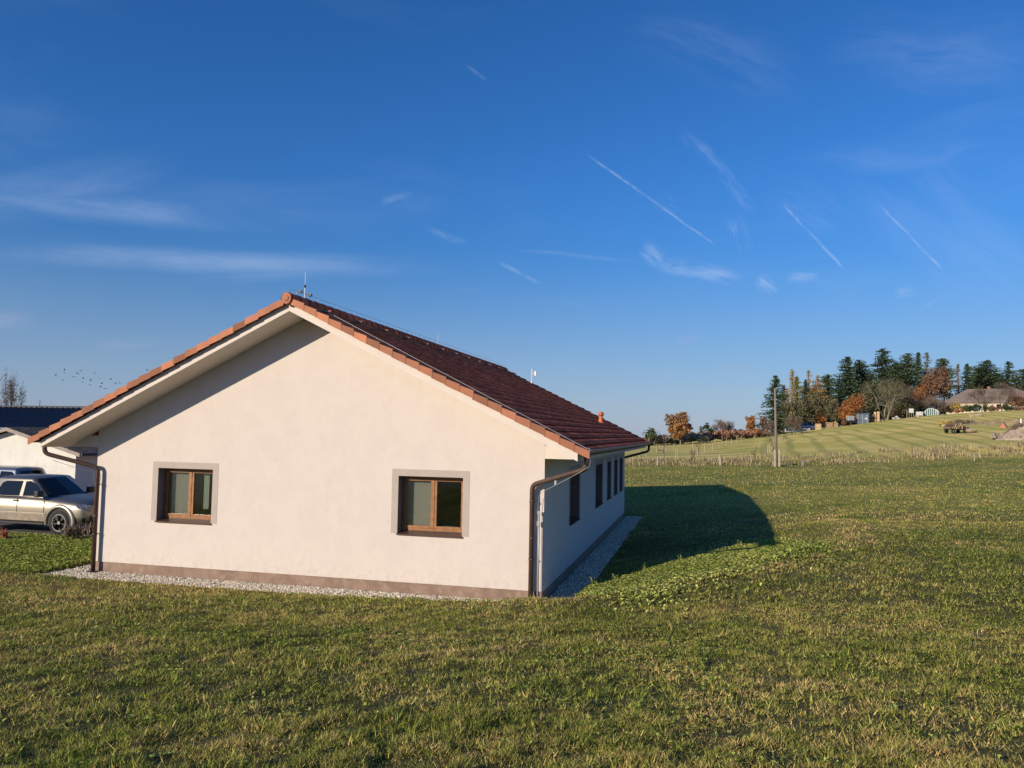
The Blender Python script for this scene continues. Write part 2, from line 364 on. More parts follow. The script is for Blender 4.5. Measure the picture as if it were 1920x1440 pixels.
# ---------------------------------------------------------------- grass
def grass_mat(name,A,B,C,tr=.3,Dk=None):
    m=bpy.data.materials.new(name); m.use_nodes=True; q=NB(m.node_tree); bs=m.node_tree.nodes['Principled BSDF']
    P=q.n('ShaderNodeTexCoord').outputs['Object']; at=q.n('ShaderNodeAttribute',attribute_name='tint').outputs['Fac']
    n1=q.noise(P,.5,5,.65,.4); n2=q.noise(P,5.5,5,.7)
    v=q.m('ADD',q.m('MULTIPLY',q.m('ADD',q.m('MULTIPLY',n1,.75),q.m('MULTIPLY',n2,1.15)),.62),q.m('MULTIPLY',at,.42))
    r=q.n('ShaderNodeValToRGB'); q.put(r.inputs[0],v); e=r.color_ramp.elements
    e[0].position=.50;e[0].color=A+(1,); e[1].position=.97;e[1].color=C+(1,); k=e.new(.74); k.color=B+(1,)
    fr=q.m('FRACT',q.m('MULTIPLY',at,7.31)); vv=q.n('ShaderNodeVectorMath',operation='SCALE'); q.put(vv.inputs[0],r.outputs[0]); q.put(vv.inputs[3],q.m('ADD',q.m('MULTIPLY',q.m('POWER',fr,1.3),1.75),.36)); c=vv.outputs[0]
    q.put(bs.inputs['Base Color'],c); bs.inputs['Roughness'].default_value=.65; bs.inputs['Specular IOR Level'].default_value=.25
    t=q.n('ShaderNodeBsdfTranslucent'); q.put(t.inputs[0],c); mx=q.n('ShaderNodeMixShader'); mx.inputs[0].default_value=tr
    L=m.node_tree.links; L.new(bs.outputs[0],mx.inputs[1]);L.new(t.outputs[0],mx.inputs[2]);L.new(mx.outputs[0],m.node_tree.nodes['Material Output'].inputs[0])
    return m
GA=grass_mat('grass_blades',(.11,.18,.022),(.27,.288,.047),(.58,.42,.165))
GB=grass_mat('clover',(.15,.22,.03),(.34,.39,.08),(.55,.52,.18),.3)
GD=grass_mat('dry_grass',(.22,.18,.085),(.31,.25,.125),(.42,.34,.19),.25)
def polar(n,r0,r1,half=R(56)):
    rr=np.sqrt(rng.random(n)*(r1*r1-r0*r0)+r0*r0); a=math.atan2(FW[1],FW[0])+(rng.random(n)*2-1)*half
    return CAM[0]+np.cos(a)*rr,CAM[1]+np.sin(a)*rr,rr
def keep(x,y,e=0.):
    g=(x>GX0-e)&(x<GX1+e)&(y>GY0-e)&(y<GY1+e); w=(x>YX0)&(x<YX1)&(y>YY0)&(y<YY1)
    bhd=(x<-.5)&(y>18.5)&(x>-13)&(y<26)
    return ~(g|w)
def hum(x,y): return np.clip(vnoise(x,y,.23,1)*.6+vnoise(x,y,.09,2)*.4-.38,0,1)*.11
def blades(x,y,h,w,lean,tint):
    n=len(x); rr_=np.hypot(x-CAM[0],y-CAM[1]); z=tz(x,y)-.01+hum(x,y)*(1-sst(rr_,12,24)); a=rng.random(n)*2*math.pi; l=rng.random(n)*2*math.pi
    ca,sa=np.cos(a)*w/2,np.sin(a)*w/2
    hh=h; lx=np.cos(l)*hh*lean; ly=np.sin(l)*hh*lean
    V=np.empty((n,3,3)); V[:,0]=np.c_[x-ca,y-sa,z]; V[:,1]=np.c_[x+ca,y+sa,z]; V[:,2]=np.c_[x+lx,y+ly,z+hh*np.sqrt(np.clip(1-lean**2*.6,.1,1))]
    return V.reshape(-1,3),np.repeat(tint,3)
VV=[];TT=[]
for n,r0,r1,hs_,ws in ((330000,2.2,6.5,.042,.0070),(420000,6.5,14,.050,.0095),(500000,14,28,.06,.015),(430000,27,48,.06,.030),(330000,48,90,.07,.055)):
    x,y,rr=polar(n,r0,r1); k=keep(x,y,.02)
    cl=vnoise(x,y,.23,1)*.6+vnoise(x,y,.09,2)*.4
    k&=(cl+rng.random(n)*.55>.40); x,y,cl=x[k],y[k],cl[k]; m_=len(x)
    h=hs_*(.35+1.0*rng.random(m_)**1.4)*(.35+1.2*cl)
    dry=vnoise(x,y,1.7,7)*.5+vnoise(x,y,.5,8)*.5
    cr=lipd(x,y)
    t=np.clip(rng.random(m_)*.75+(dry-.5)*1.0+.07+.42*(1-sst(cr,.1,.75))*(vnoise(x,y,.6,41)>.3),0,1.25)
    lean=rng.random(m_)*.95+.32
    v,t=blades(x,y,h,ws*(.6+.8*rng.random(m_)),lean,t); VV.append(v);TT.append(t)
# taller tufts
x,y,rr=polar(60000,2.5,22); k=keep(x,y,.05)&(vnoise(x,y,.4,11)>.66); x,y=x[k],y[k]
v,t=blades(x,y,.07+.06*rng.random(len(x)),.007+.004*rng.random(len(x)),rng.random(len(x))*.6+.1,rng.random(len(x))*.5+.1); VV.append(v);TT.append(t)
# bleached loose stalks
x,y,rr=polar(9000,2.3,20); k=keep(x,y,.05); x,y=x[k],y[k]
v,t=blades(x,y,.05+.07*rng.random(len(x)),.006,rng.random(len(x))*.3+.9,rng.random(len(x))*.3+1.05); VV.append(v);TT.append(t)
v=np.vstack(VV);t=np.concatenate(TT)
tag(npmesh('lawn_grass',v,np.arange(len(v)).reshape(-1,3),GA,None,t),'short green and straw-coloured mown autumn grass in front of the house','grass',kind='stuff')
# broad-leaf plants (clover, plantain, dandelion rosettes)
def leaves(x,y,sz,rise,nl,tint0,seedz=None):
    n=len(x); V=np.empty((n,nl,4,3)); T=np.empty((n,nl,4)); z=tz(x,y)+hum(x,y)*(1-sst(np.hypot(x-CAM[0],y-CAM[1]),12,24))
    for k in range(nl):
        a=rng.random(n)*2*math.pi; L=sz*(.6+.7*rng.random(n)); up=rise*(.3+rng.random(n)); wd=L*.30
        cx,cy=np.cos(a),np.sin(a); r0=.15*L
        V[:,k,0]=np.c_[x+cx*r0,y+cy*r0,z+.01+up*.2]
        V[:,k,1]=np.c_[x+cx*L*.6-cy*wd,y+cy*L*.6+cx*wd,z+.012+up*.8]
        V[:,k,2]=np.c_[x+cx*L,y+cy*L,z+.01+up*.85]
        V[:,k,3]=np.c_[x+cx*L*.6+cy*wd,y+cy*L*.6-cx*wd,z+.012+up*.8]
        T[:,k]=(tint0+.4*rng.random(n))[:,None]
    return V.reshape(-1,3),T.reshape(-1)
VV=[];TT=[]
x,y,rr=polar(52000,2.4,24); k=keep(x,y,.03)&(vnoise(x,y,1.1,21)*.55+vnoise(x,y,.3,22)*.45+.12*rng.random(len(x))>.64); x,y=x[k],y[k]
v,t=leaves(x,y,.026+.010*(np.hypot(x-CAM[0],y-CAM[1])/8),.022,4,.1); VV.append(v);TT.append(t)
# lush belt on the bank beside the gravel, where the house shadow ends
n=24000; a=rng.random(n)**1.35; w_=np.abs(rng.normal(0,.95,n)); x=.9+a*4.1+w_*.5+.2*rng.normal(0,1,n); y=.9+a*5.3-w_*1.15+.45*rng.normal(0,1,n); k=keep(x,y,.04); x,y=x[k],y[k]
v,t=leaves(x,y,.07*np.ones(len(x)),.07,4,.25); VV.append(v);TT.append(t)
n=16000; x=-12-rng.random(n)*9; y=-.9+rng.random(n)*5.2; k=keep(x,y,.04); x,y=x[k],y[k]
v,t=leaves(x,y,.06*np.ones(len(x)),.055,4,.1); VV.append(v);TT.append(t)
v=np.vstack(VV);t=np.concatenate(TT)
tag(npmesh('lawn_weeds',v,np.arange(len(v)).reshape(-1,4),GB,None,t,4),'clover and broad-leaved weeds growing among the lawn grass','ground cover',kind='stuff')
n=5200; x,y,rr=polar(n,2.4,20); k=keep(x,y,.05)&(vnoise(x,y,1.4,51)+.5*rng.random(n)>.72); x,y=x[k],y[k]
DL=mat('dead_leaf',(.30,.15,.08),.8,col2=(.42,.27,.14),vscale=9,tint=.4)
v,t=leaves(x,y,.026+.012*rng.random(len(x)),.03,1,.1)
tag(npmesh('fallen_leaves',v,np.arange(len(v)).reshape(-1,4),DL,None,t,4),'small brown dead leaves scattered over the foreground lawn','fallen leaves',kind='stuff')
# strip of tall dry grass along the wire fence
def band(n,pxa,pxb,Da,Db):
    px=pxa+rng.random(n)*(pxb-pxa); D=Da+rng.random(n)*(Db-Da); p=CAM[None]+(FW[None]*F+RT[None]*(px-960)[:,None]+UP[None]*(720-800))*(D/F)[:,None]
    return p[:,0],p[:,1]
x,y=band(62000,1020,2150,75,88); k=(vnoise(x,y,1.6,31)*.6+vnoise(x,y,.4,32)*.4+rng.random(len(x))*.35>.80); x,y=x[k],y[k]
v,t=blades(x,y,.12+.42*rng.random(len(x))*(vnoise(x,y,2.5,33)*1.6),.05+.03*rng.random(len(x)),rng.random(len(x))*.35,rng.random(len(x)))
tag(npmesh('dry_grass_strip',v,np.arange(len(v)).reshape(-1,3),GD,None,t),'tall dry straw-coloured grass left standing along the fence line','dry grass',kind='stuff')

# ---------------------------------------------------------------- gravel, yard
gv=mat('gravel',(.36,.32,.25),.9,var=.45,vscale=30,bump=.6,bscale=60)
mb=MB()
for a,c in (((GX0,GY0),(GX1,-.004)),((.004,-.004),(GX1,GY1)),((GX0,-.004),(-11.254,GY1))): mb.add([(a[0],a[1],-.012),(c[0],a[1],-.012),(c[0],c[1],-.012),(a[0],c[1],-.012)],[(0,1,2,3)])
tag(mb.build('gravel_path',gv),kind='structure')
def stones(n,x0,x1,y0,y1):
    x=x0+rng.random(n)*(x1-x0);y=y0+rng.random(n)*(y1-y0); return x,y
xs=[];ys=[]
for n,q_ in ((11500,(GX0-.05,GX1+.08,GY0-.06,-.01)),(12500,(.01,GX1+.05,0,GY1)),(2500,(GX0-.04,-11.27,0,6))):
    x,y=stones(n,*q_); xs.append(x);ys.append(y)
x=np.concatenate(xs);y=np.concatenate(ys);n=len(x)
oc=np.array([(1,0,0),(0,1,0),(-1,0,0),(0,-1,0),(0,0,1),(0,0,-1)],float); of=np.array([(0,1,4),(1,2,4),(2,3,4),(3,0,4),(1,0,5),(2,1,5),(3,2,5),(0,3,5)])
sz=(.012+.016*rng.random(n))[:,None,None]; V=oc[None]*sz*(.7+.6*rng.random((n,6,1)))*np.array([1,1,.7])
a=rng.random(n)*6.28; ca,sa=np.cos(a)[:,None],np.sin(a)[:,None]; tl=rng.random(n)[:,None]*.8
vx=V[:,:,0]*ca-V[:,:,1]*sa; vy=V[:,:,0]*sa+V[:,:,1]*ca; vz=V[:,:,2]+vx*tl*.5
V=np.stack([vx+x[:,None],vy+y[:,None],vz+.0+.006*rng.random(n)[:,None]+np.maximum(0,tz(x,y)+.0)[:,None]],-1).reshape(-1,3)
sm=mat('pebbles',(.80,.72,.57),.85,tint=.5,col2=(.56,.48,.37),vscale=18)
tag(npmesh('gravel_stones',V,(of[None]+np.arange(n)[:,None,None]*6).reshape(-1,3),sm,None,np.repeat(rng.random(n),6)),'pale crushed stone laid in a strip round the house','gravel',kind='stuff')
ym=mat('asphalt',(.12,.115,.11),.9,var=.3,vscale=2,bump=.5,bscale=90)
mb=MB(); mb.box((YX0,YY0+.05,-.2),(YX1-.1,YY1,.095)); tag(mb.build('yard',ym),kind='structure')

# ---------------------------------------------------------------- the bungalow
WD=11.25; LN=17.316; XM=-WD/2; ZA=6.157; M=.486; OV=.886; EV=.84
plaster=bpy.data.materials.new('plaster'); plaster.use_nodes=True
q=NB(plaster.node_tree); bs=plaster.node_tree.nodes['Principled BSDF']; P=q.n('ShaderNodeTexCoord').outputs['Object']
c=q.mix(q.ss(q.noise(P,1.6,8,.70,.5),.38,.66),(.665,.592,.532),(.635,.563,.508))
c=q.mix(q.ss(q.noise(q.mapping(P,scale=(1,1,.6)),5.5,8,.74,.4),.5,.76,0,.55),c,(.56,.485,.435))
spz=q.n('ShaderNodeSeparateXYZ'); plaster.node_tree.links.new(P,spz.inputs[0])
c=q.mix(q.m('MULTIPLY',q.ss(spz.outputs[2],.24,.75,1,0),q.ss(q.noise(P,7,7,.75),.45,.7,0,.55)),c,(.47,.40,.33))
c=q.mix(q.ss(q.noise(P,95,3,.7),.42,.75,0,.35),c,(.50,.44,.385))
q.put(bs.inputs['Base Color'],c); bs.inputs['Roughness'].default_value=.92; bs.inputs['Specular IOR Level'].default_value=.2
bp=q.n('ShaderNodeBump'); bp.inputs['Strength'].default_value=.35; bp.inputs['Distance'].default_value=.004; q.put(bp.inputs['Height'],q.m('ADD',q.noise(P,180,3,.6),q.m('MULTIPLY',q.noise(P,3,4,.6),3))); plaster.node_tree.links.new(bp.outputs[0],bs.inputs['Normal'])
plinth_m=mat('plinth_plaster',(.30,.205,.15),.9,var=.25,vscale=3,bump=.5,bscale=150,dirt=((.40,.32,.27),5,.5))
surround_m=mat('surround_paint',(.46,.39,.34),.9,var=.06,vscale=3,bump=.3,bscale=150)
tile_m=mat('roof_tiles_engobe',(.82,.185,.08),.7,spec=.10,tint=.32,col2=(.64,.14,.065),vscale=1.2,dirt=((.22,.10,.06),3,.4),bump=.3,bscale=60)
verge_m=mat('verge_terracotta',(.43,.165,.08),.8,tint=.36,col2=(.36,.14,.075),dirt=((.25,.15,.10),4,.5),var=.18,vscale=3,bump=.2,bscale=60)
cream_m=mat('fascia_cream',(.70,.62,.55),.85,var=.04,vscale=3)
brown_m=mat('brown_coated_steel',(.085,.048,.035),.38,spec=.5,var=.2,vscale=6)
zinc_m=mat('galvanised',(.62,.63,.64),.35,metal=.8,var=.2,vscale=20)
wood_m=mat('oak_film',(.36,.155,.05),.45,var=.35,vscale=9)
dark_m=mat('dark_rubber',(.012,.012,.012),.5)
room_m=mat('room_dark',(.13,.13,.11),.9)  # interior gloom put into the wall colour, so the windows look dark
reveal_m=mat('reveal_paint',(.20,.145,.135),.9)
blind_m=mat('grey_blind',(.50,.45,.41),.8,var=.06,vscale=4)
curt_m=mat('curtain_cloth',(.62,.66,.54),.85,var=.1,vscale=8)
white_m=mat('white_plastic',(.75,.75,.73),.45)
def glass_mat(name,tintc,gl=.12):
    m=bpy.data.materials.new(name); m.use_nodes=True; n=m.node_tree; q=NB(n); n.nodes.remove(n.nodes['Principled BSDF'])
    t=q.n('ShaderNodeBsdfTransparent'); t.inputs[0].default_value=tintc+(1,); g=q.n('ShaderNodeBsdfGlossy'); g.inputs['Roughness'].default_value=.02; g.inputs[0].default_value=(.9,.95,.95,1)
    fr=q.n('ShaderNodeFresnel'); fr.inputs[0].default_value=1.5; f=q.m('ADD',q.m('MULTIPLY',fr.outputs[0],1.4),gl*.3,clamp=True)
    x=q.n('ShaderNodeMixShader'); n.links.new(f,x.inputs[0]); n.links.new(t.outputs[0],x.inputs[1]); n.links.new(g.outputs[0],x.inputs[2]); n.links.new(x.outputs[0],n.nodes['Material Output'].inputs[0]); return m
glass_m=glass_mat('window_glass',(.80,.83,.81))
house=empty('bungalow',(0,0,0),'long cream rendered bungalow with red tiled gable roof beside the lawn','house')
def wall_panel(mb,O,U,Nn,width,z0,z1,holes,depth):
    # vertical wall: O origin, U along, Nn outward normal; holes (u0,u1,z0,z1)
    us=sorted({0,width,*[h[0] for h in holes],*[h[1] for h in holes]}); zs=sorted({z0,z1,*[h[2] for h in holes],*[h[3] for h in holes]})
    pt=lambda u,z,d=0:(O[0]+U[0]*u-Nn[0]*d,O[1]+U[1]*u-Nn[1]*d,z)
    for a,c in zip(us,us[1:]):
        for e,f in zip(zs,zs[1:]):
            if any(h[0]<=a<h[1] and h[2]<=e<h[3] for h in holes): continue
            mb.add([pt(a,e),pt(c,e),pt(c,f),pt(a,f)],[(0,1,2,3)])
    for h in holes:
        a,c,e,f=h
        mb.add([pt(a,e),pt(a,e,depth),pt(a,f,depth),pt(a,f)],[(0,1,2,3)]); mb.add([pt(c,e),pt(c,f),pt(c,f,depth),pt(c,e,depth)],[(0,1,2,3)])
        mb.add([pt(a,f),pt(a,f,depth),pt(c,f,depth),pt(c,f)],[(0,1,2,3)]); mb.add([pt(a,e),pt(c,e),pt(c,e,depth),pt(a,e,depth)],[(0,1,2,3)])
ZP=.241; ZE=3.022
GW=[(WD-9.4905,WD-9.4905+1.497,1.2985,2.561),(WD-3.2996,WD-3.2996+1.497,1.2985,2.561)]
SW=[(3.2636,4.83),(8.11,9.78),(11.14,12.25),(13.31,14.45),(15.27,16.45)]
sh=[(a,c,1.284,2.587) for a,c in SW]
mb=MB(); zt=ZA-M*(0-XM)
wall_panel(mb,(-WD,0),(1,0),(0,-1),WD,ZP,ZE,GW,.3)
mb.add([(-WD,0,ZE),(0,0,ZE),(0,0,zt),(XM,0,ZA),(-WD,0,zt)],[(0,1,2,3,4)])
wall_panel(mb,(0,0),(0,1),(1,0),LN,ZP,ZE,sh,.3)
wall_panel(mb,(-WD,LN),(0,-1),(-1,0),LN,ZP,ZE,[],.3); wall_panel(mb,(0,LN),(-1,0),(0,1),WD,ZP,ZE,[],.3)
mb.add([(0,LN,ZE),(-WD,LN,ZE),(-WD,LN,zt),(XM,LN,ZA),(0,LN,zt)],[(0,1,2,3,4)])
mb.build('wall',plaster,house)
mb=MB(); mb.box((-WD+.02,.02,-.3),(-.02,LN-.02,ZP)); mb.build('plinth',plinth_m,house)
# room shell behind the openings
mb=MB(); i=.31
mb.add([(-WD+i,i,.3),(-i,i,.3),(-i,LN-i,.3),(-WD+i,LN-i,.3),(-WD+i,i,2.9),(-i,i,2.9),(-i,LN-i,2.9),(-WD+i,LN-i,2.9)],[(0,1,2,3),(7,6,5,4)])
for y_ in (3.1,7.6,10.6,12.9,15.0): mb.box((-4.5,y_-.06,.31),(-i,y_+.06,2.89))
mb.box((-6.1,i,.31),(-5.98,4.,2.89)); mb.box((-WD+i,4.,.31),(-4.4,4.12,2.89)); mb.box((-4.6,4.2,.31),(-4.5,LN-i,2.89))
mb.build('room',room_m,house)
# soffits, boxed eaves, fascias
mb=MB()
y0,y1=-OV,LN+OV
xl,xr=-WD-EV,EV; ze=ZA-M*(EV-XM)
th=.05
mb.add([(XM,y0,ZA),(xr,y0,ze),(xr,y0,ze+.16),(XM,y0,ZA+.2),(xl,y0,ze+.16),(xl,y0,ze)],[(0,1,2,3),(0,3,4,5)])
mb.add([(XM,y1,ZA),(xr,y1,ze),(xr,y1,ze+.16),(XM,y1,ZA+.2),(xl,y1,ze+.16),(xl,y1,ze)],[(3,2,1,0),(5,4,3,0)])
for sx,x_ in ((1,xr),(-1,xl)):
    mb.add([(x_,y0,ze),(x_,y1,ze),(x_,y1,ze+.16),(x_,y0,ze+.16)],[(0,1,2,3)])
    for ya,yb in ((y0,-.003),(LN+.003,y1)):
        mb.add([(XM,ya,ZA),(x_,ya,ze),(x_,yb,ze),(XM,yb,ZA)],[(0,1,2,3)])
mb.build('fascia',cream_m,house)
mb=MB()
mb.box((-WD-.60,.0,ZE),(-WD-.002,LN,ZE+.28)); mb.build('eave_box',cream_m,house); mb=MB(); mb.box((.002,.0,ZE),(.60,LN,ZE+.28))
mb.add([(.6,0,ZE),(EV-.01,0,ze+.005),(EV-.01,LN,ze+.005),(.6,LN,ZE)],[(0,1,2,3)]); 
mb.build('eave_box',cream_m,house)
# tiled slopes: stepped, waved courses
TOP=.31; LIFT=.20
sl_len=(EV+.17-XM)*math.sqrt(1+M*M); NC=22; g=sl_len/NC
yv0,yv1=-.98,LN+.98; NT=int((yv1-yv0)/.30); step=(yv1-yv0)/NT; WS=8; ny=NT*WS+1
yy=np.linspace(yv0,yv1,ny)
def slope(sgn,name):
    ux=np.array([sgn,0,-M])/math.sqrt(1+M*M); nn=np.array([sgn*M,0,1])/math.sqrt(1+M*M)
    V=[];T=[]
    tid=np.minimum(((yy-yv0)/step).astype(int),NT-1)
    ph=((yy-yv0)/step)%1; wave=.021*np.cos(ph*2*math.pi*2)+np.where((ph<.03)|(ph>.985),-.004,0)
    rows=[]
    for c_ in range(NC):
        rt=rng.random(NT)[tid]; jit=(rng.random(NT)[tid]-.5)*.006
        for s_,hz in ((c_*g,.020),((c_+1)*g+.01,.064),((c_+1)*g+.01,.018)):
            P0=np.array([XM,0,ZA+LIFT+.02])+ux*s_
            o=(hz+wave*(1 if hz!=.018 else .9)+(jit if hz==.064 else 0))
            rows.append(np.c_[P0[0]+nn[0]*o,yy,P0[2]+nn[2]*o]); T.append(rt)
    V=np.vstack(rows); T=np.concatenate(T); nr=len(rows)
    i=np.arange((nr-1)*ny); i=i[(i%ny)!=ny-1]
    Fq=np.c_[i,i+1,i+1+ny,i+ny] if sgn<0 else np.c_[i,i+ny,i+ny+1,i+1]
    return npmesh(name,V,Fq,tile_m,roof,T,4,False)
roof=MB().tube([(XM,yv0+.03,ZA+.30),(XM,yv1-.03,ZA+.30)],.10,10).build('roof',tile_m,house)
slope(1,'tile_slope'); slope(-1,'tile_slope')
# ridge caps
mb=MB(); k=0; y_=yv0-.03
while y_<yv1:
    e_=min(y_+.40,yv1+.03); t_=rng.random()
    A=[]
    for yy_,rr_ in ((y_,.150),(e_,.128)):
        for j in range(9):
            a=R(-15)+j*R(210)/8; A.append((XM+math.cos(a)*rr_,yy_,ZA+.255+math.sin(a)*rr_))
    mb.add(A,[(j,j+1,j+10,j+9) for j in range(8)],0,t_); y_+=.385
mb.build('ridge_caps',tile_m,roof)
mb=MB()
for yy_,sg in ((yv0-.035,1),(yv1+.035,-1)):
    A=[(XM+math.cos(a)*.132,yy_,ZA+.262+math.sin(a)*.132) for a in [j*math.pi/5+math.pi/10 for j in range(10)]]
    B=[(XM+math.cos(a)*.118,yy_-.025*sg,ZA+.262+math.sin(a)*.135) for a in [j*math.pi/5+math.pi/10 for j in range(10)]]
    mb.add(A+B,[(j,(j+1)%10,10+(j+1)%10,10+j) for j in range(10)]+[tuple(range(10,20))])
    mb.tube([(XM,yy_-.02*sg,ZA+.262),(XM,yy_-.04*sg,ZA+.262)],[.07,.055],12)
    mb.build('ridge_end_cap',verge_m,roof); mb=MB()
# verge tiles: lipped, overlapping
for sgn in (1,-1):
    for (yf,yb) in ((-1.0,-.78),(LN+1.0,LN+.78)):
        mb=MB(); c_=1/math.sqrt(1+M*M)
        for j in range(NC):
            s0=.10+j*g*.995; s1=s0+g+.03
            def P(s_,o): return (XM+sgn*s_*c_,ZA+LIFT-M*s_*c_+o)
            t_=rng.random()
            jz=(rng.random()-.5)*.016; lo0,hi0,lo1,hi1=-.04+jz,.10+jz,-.02+jz,.14+jz
            (xa,za_),(xb,zb_),(xc,zc_),(xd,zd_)=P(s0,lo0),P(s1,lo1),P(s1,hi1),P(s0,hi0)
            dy=.02*(1 if yf<0 else -1)
            o1=yf-(.008 if yf<0 else -.008)
            vs=[(xa,yf,za_),(xb,o1,zb_),(xc,o1,zc_),(xd,yf,zd_),(xa,yf+dy,za_),(xb,o1+dy,zb_),(xc,yb,zc_),(xd,yb,zd_),(xc,o1+dy,zc_-.02),(xd,yf+dy,zd_-.02)]
            mb.add(vs,[(0,1,2,3),(3,2,6,7),(0,4,5,1),(1,5,8,2),(2,8,6),(4,9,8,5),(9,7,6,8)],0,t_)
        mb.build('verge_tiles',verge_m,roof)
# ventilation tiles
for yv in (-.02,1.65,3.3,4.9,6.5,8.0,9.4,10.9,12.3,13.75,15.2,16.8,18.0):
    mb=MB(); x_=-5.18; z_=ZA+LIFT+.05-M*(x_-XM)
    mb.add([(x_-.13,yv-.09,z_+.075),(x_-.13,yv+.09,z_+.075),(x_+.12,yv+.11,z_+.035),(x_+.12,yv-.11,z_+.035),(x_-.1,yv,z_+.125),(x_+.14,yv,z_+.10),(x_+.12,yv-.11,z_-.06),(x_+.12,yv+.11,z_-.06)],
           [(0,3,5,4),(4,5,2,1),(3,6,7,2,5),(0,4,1)],0,rng.random()); mb.build('vent_tile',verge_m,roof)
# chimney-like vent pipe
mb=MB(); x_,y_=-.62,14.05; z_=ZA+LIFT-M*(x_-XM)
mb.tube([(x_,y_,z_-.02),(x_,y_,z_+.08),(x_,y_,z_+.2),(x_,y_,z_+.36)],[.17,.12,.085,.075],14); mb.tube([(x_,y_,z_+.36),(x_,y_,z_+.47)],[.11,.11],14); mb.tube([(x_,y_,z_+.47),(x_,y_,z_+.51)],[.11,.05],14)
mb.build('vent_pipe',mat('vent_orange',(.55,.14,.05),.6),roof,True)
# lightning conductor
mb=MB(); zr=ZA+.50
pts=[(XM,y,zr-.012*abs(math.sin(y*math.pi))) for y in np.arange(-.9,LN+.9,.5)]
mb.tube(pts,.0045,5)
for y_ in np.arange(-.6,LN+.9,1.0): mb.tube([(XM,y_,ZA+.40),(XM,y_,zr)],.006,5)
def sp(x,y,o=.13): return (x,y,ZA+LIFT-M*(x-XM)+o)
wire=[(XM,-.30,zr+.0),(XM+.05,-.16,zr-.02)]+[sp(x_,y_,.14) for x_,y_ in zip(np.linspace(XM+.25,1.0,26),np.linspace(-.12,-.78,26)+.02*np.sin(np.arange(26)))]
wire+=[(1.07,-.86,3.28),(1.10,-.86,3.16),(1.09,-.84,3.02),(1.06,-.78,2.92),(.85,-.62,2.79),(.35,-.35,2.52),(-.02,-.17,2.33),(-.10,-.12,2.22),(-.11,-.10,1.95),(-.11,-.10,.0)]
mb.tube(wire,.0046,6)
mb.tube([(1.09,-.86,3.24)]+[(1.10,y_,3.235) for y_ in np.arange(0,LN+.9,1.)],.006,5)
mb.tube([(-.085,-.11,1.9),(-.085,-.11,.05)],.016,6)
wire_m=mat('aluminium_wire',(.48,.47,.46),.55,metal=.3)
lc=mb.build('lightning_conductor',wire_m,house,True)
mb=MB(); mb.box((-.125,-.14,1.62),(-.06,-.09,1.72)); mb.build('clamp',zinc_m,lc); mb=MB(); mb.box((-.115,-.135,1.86),(-.065,-.09,1.93)); mb.build('clamp',zinc_m,lc); mb=MB(); mb.box((.28,-.36,2.50),(.32,-.3,2.60)); mb.build('clamp',zinc_m,lc)
mb=MB(); mb.tube([(XM,-.24,zr-.1),(XM,-.24,6.86)],.010,6);mb.tube([(XM,-.24,6.86),(XM,-.24,7.17)],.0055,6)
mb.build('lightning_rod',wire_m,house); mb=MB(); mb.tube([(XM,8.95,zr-.1),(XM,8.95,6.9)],.007,6); mb.build('lightning_rod',wire_m,house)
mb=MB(); mb.tube([(XM,-.24,6.80),(XM,-.24,6.86)],.022,8); mb.build('rod_clamp',dark_m,house)
for yc_ in (-.44,.01): mb=MB(); mb.box((XM-.04,yc_-.03,zr-.02),(XM+.04,yc_+.03,zr+.04)); mb.build('wire_clamp',dark_m,house)
mb=MB(); mb.tube([(-4.24,17.8,5.85),(-4.24,17.8,6.45)],.02,8); mb.box((-4.12,17.74,6.13),(-4.03,17.86,6.34)); mb.tube([(-4.24,17.8,6.24),(-4.08,17.8,6.24)],.012,6); mb.tube([(-4.24,17.8,5.80),(-4.24,17.8,5.90)],.05,8); mb.build('aerial',white_m,house)
# gutters and downpipes
def gutter(x,name='gutter'):
    mb=MB(); n=9; A=[]
    ys=[-.96,LN+.96]
    for y_ in ys:
        for r_ in (.078,.070):
            for j in range(n): a=math.pi+j*math.pi/(n-1); A.append((x+math.cos(a)*r_,y_,3.20+math.sin(a)*r_))
    f=[]
    for j in range(n-1): f+=[(j,j+1,2*n+j+1,2*n+j),(n+j,3*n+j,3*n+j+1,n+j+1)]
    f+=[(0,2*n,3*n,n),(n-1,2*n-1,4*n-1,3*n-1)]
    mb.add(A,f)
    for k in (0,1): mb.add([A[k*2*n+j] for j in range(n)],[tuple(range(n)) if k else tuple(range(n))[::-1]])
    sg=1 if x>XM else -1
    mb.tube([(x+.078*sg,-.96,3.20),(x+.078*sg,LN+.96,3.20)],.010,6)
    return mb.build(name,brown_m,house,False)
gutter(EV+.14); gutter(-WD-EV-.14)
def bend(ps,r=.12,n=5):
    out=[np.array(ps[0],float)]
    for a,p,c in zip(ps,ps[1:],ps[2:]):
        a,p,c=map(lambda q:np.array(q,float),(a,p,c)); d1=(a-p)/np.linalg.norm(a-p); d2=(c-p)/np.linalg.norm(c-p); s_=p+d1*r; e_=p+d2*r
        for k in range(n+1):
            t=k/n; out.append((1-t)**2*s_+2*t*(1-t)*p+t*t*e_)
    out.append(np.array(ps[-1],float)); return out
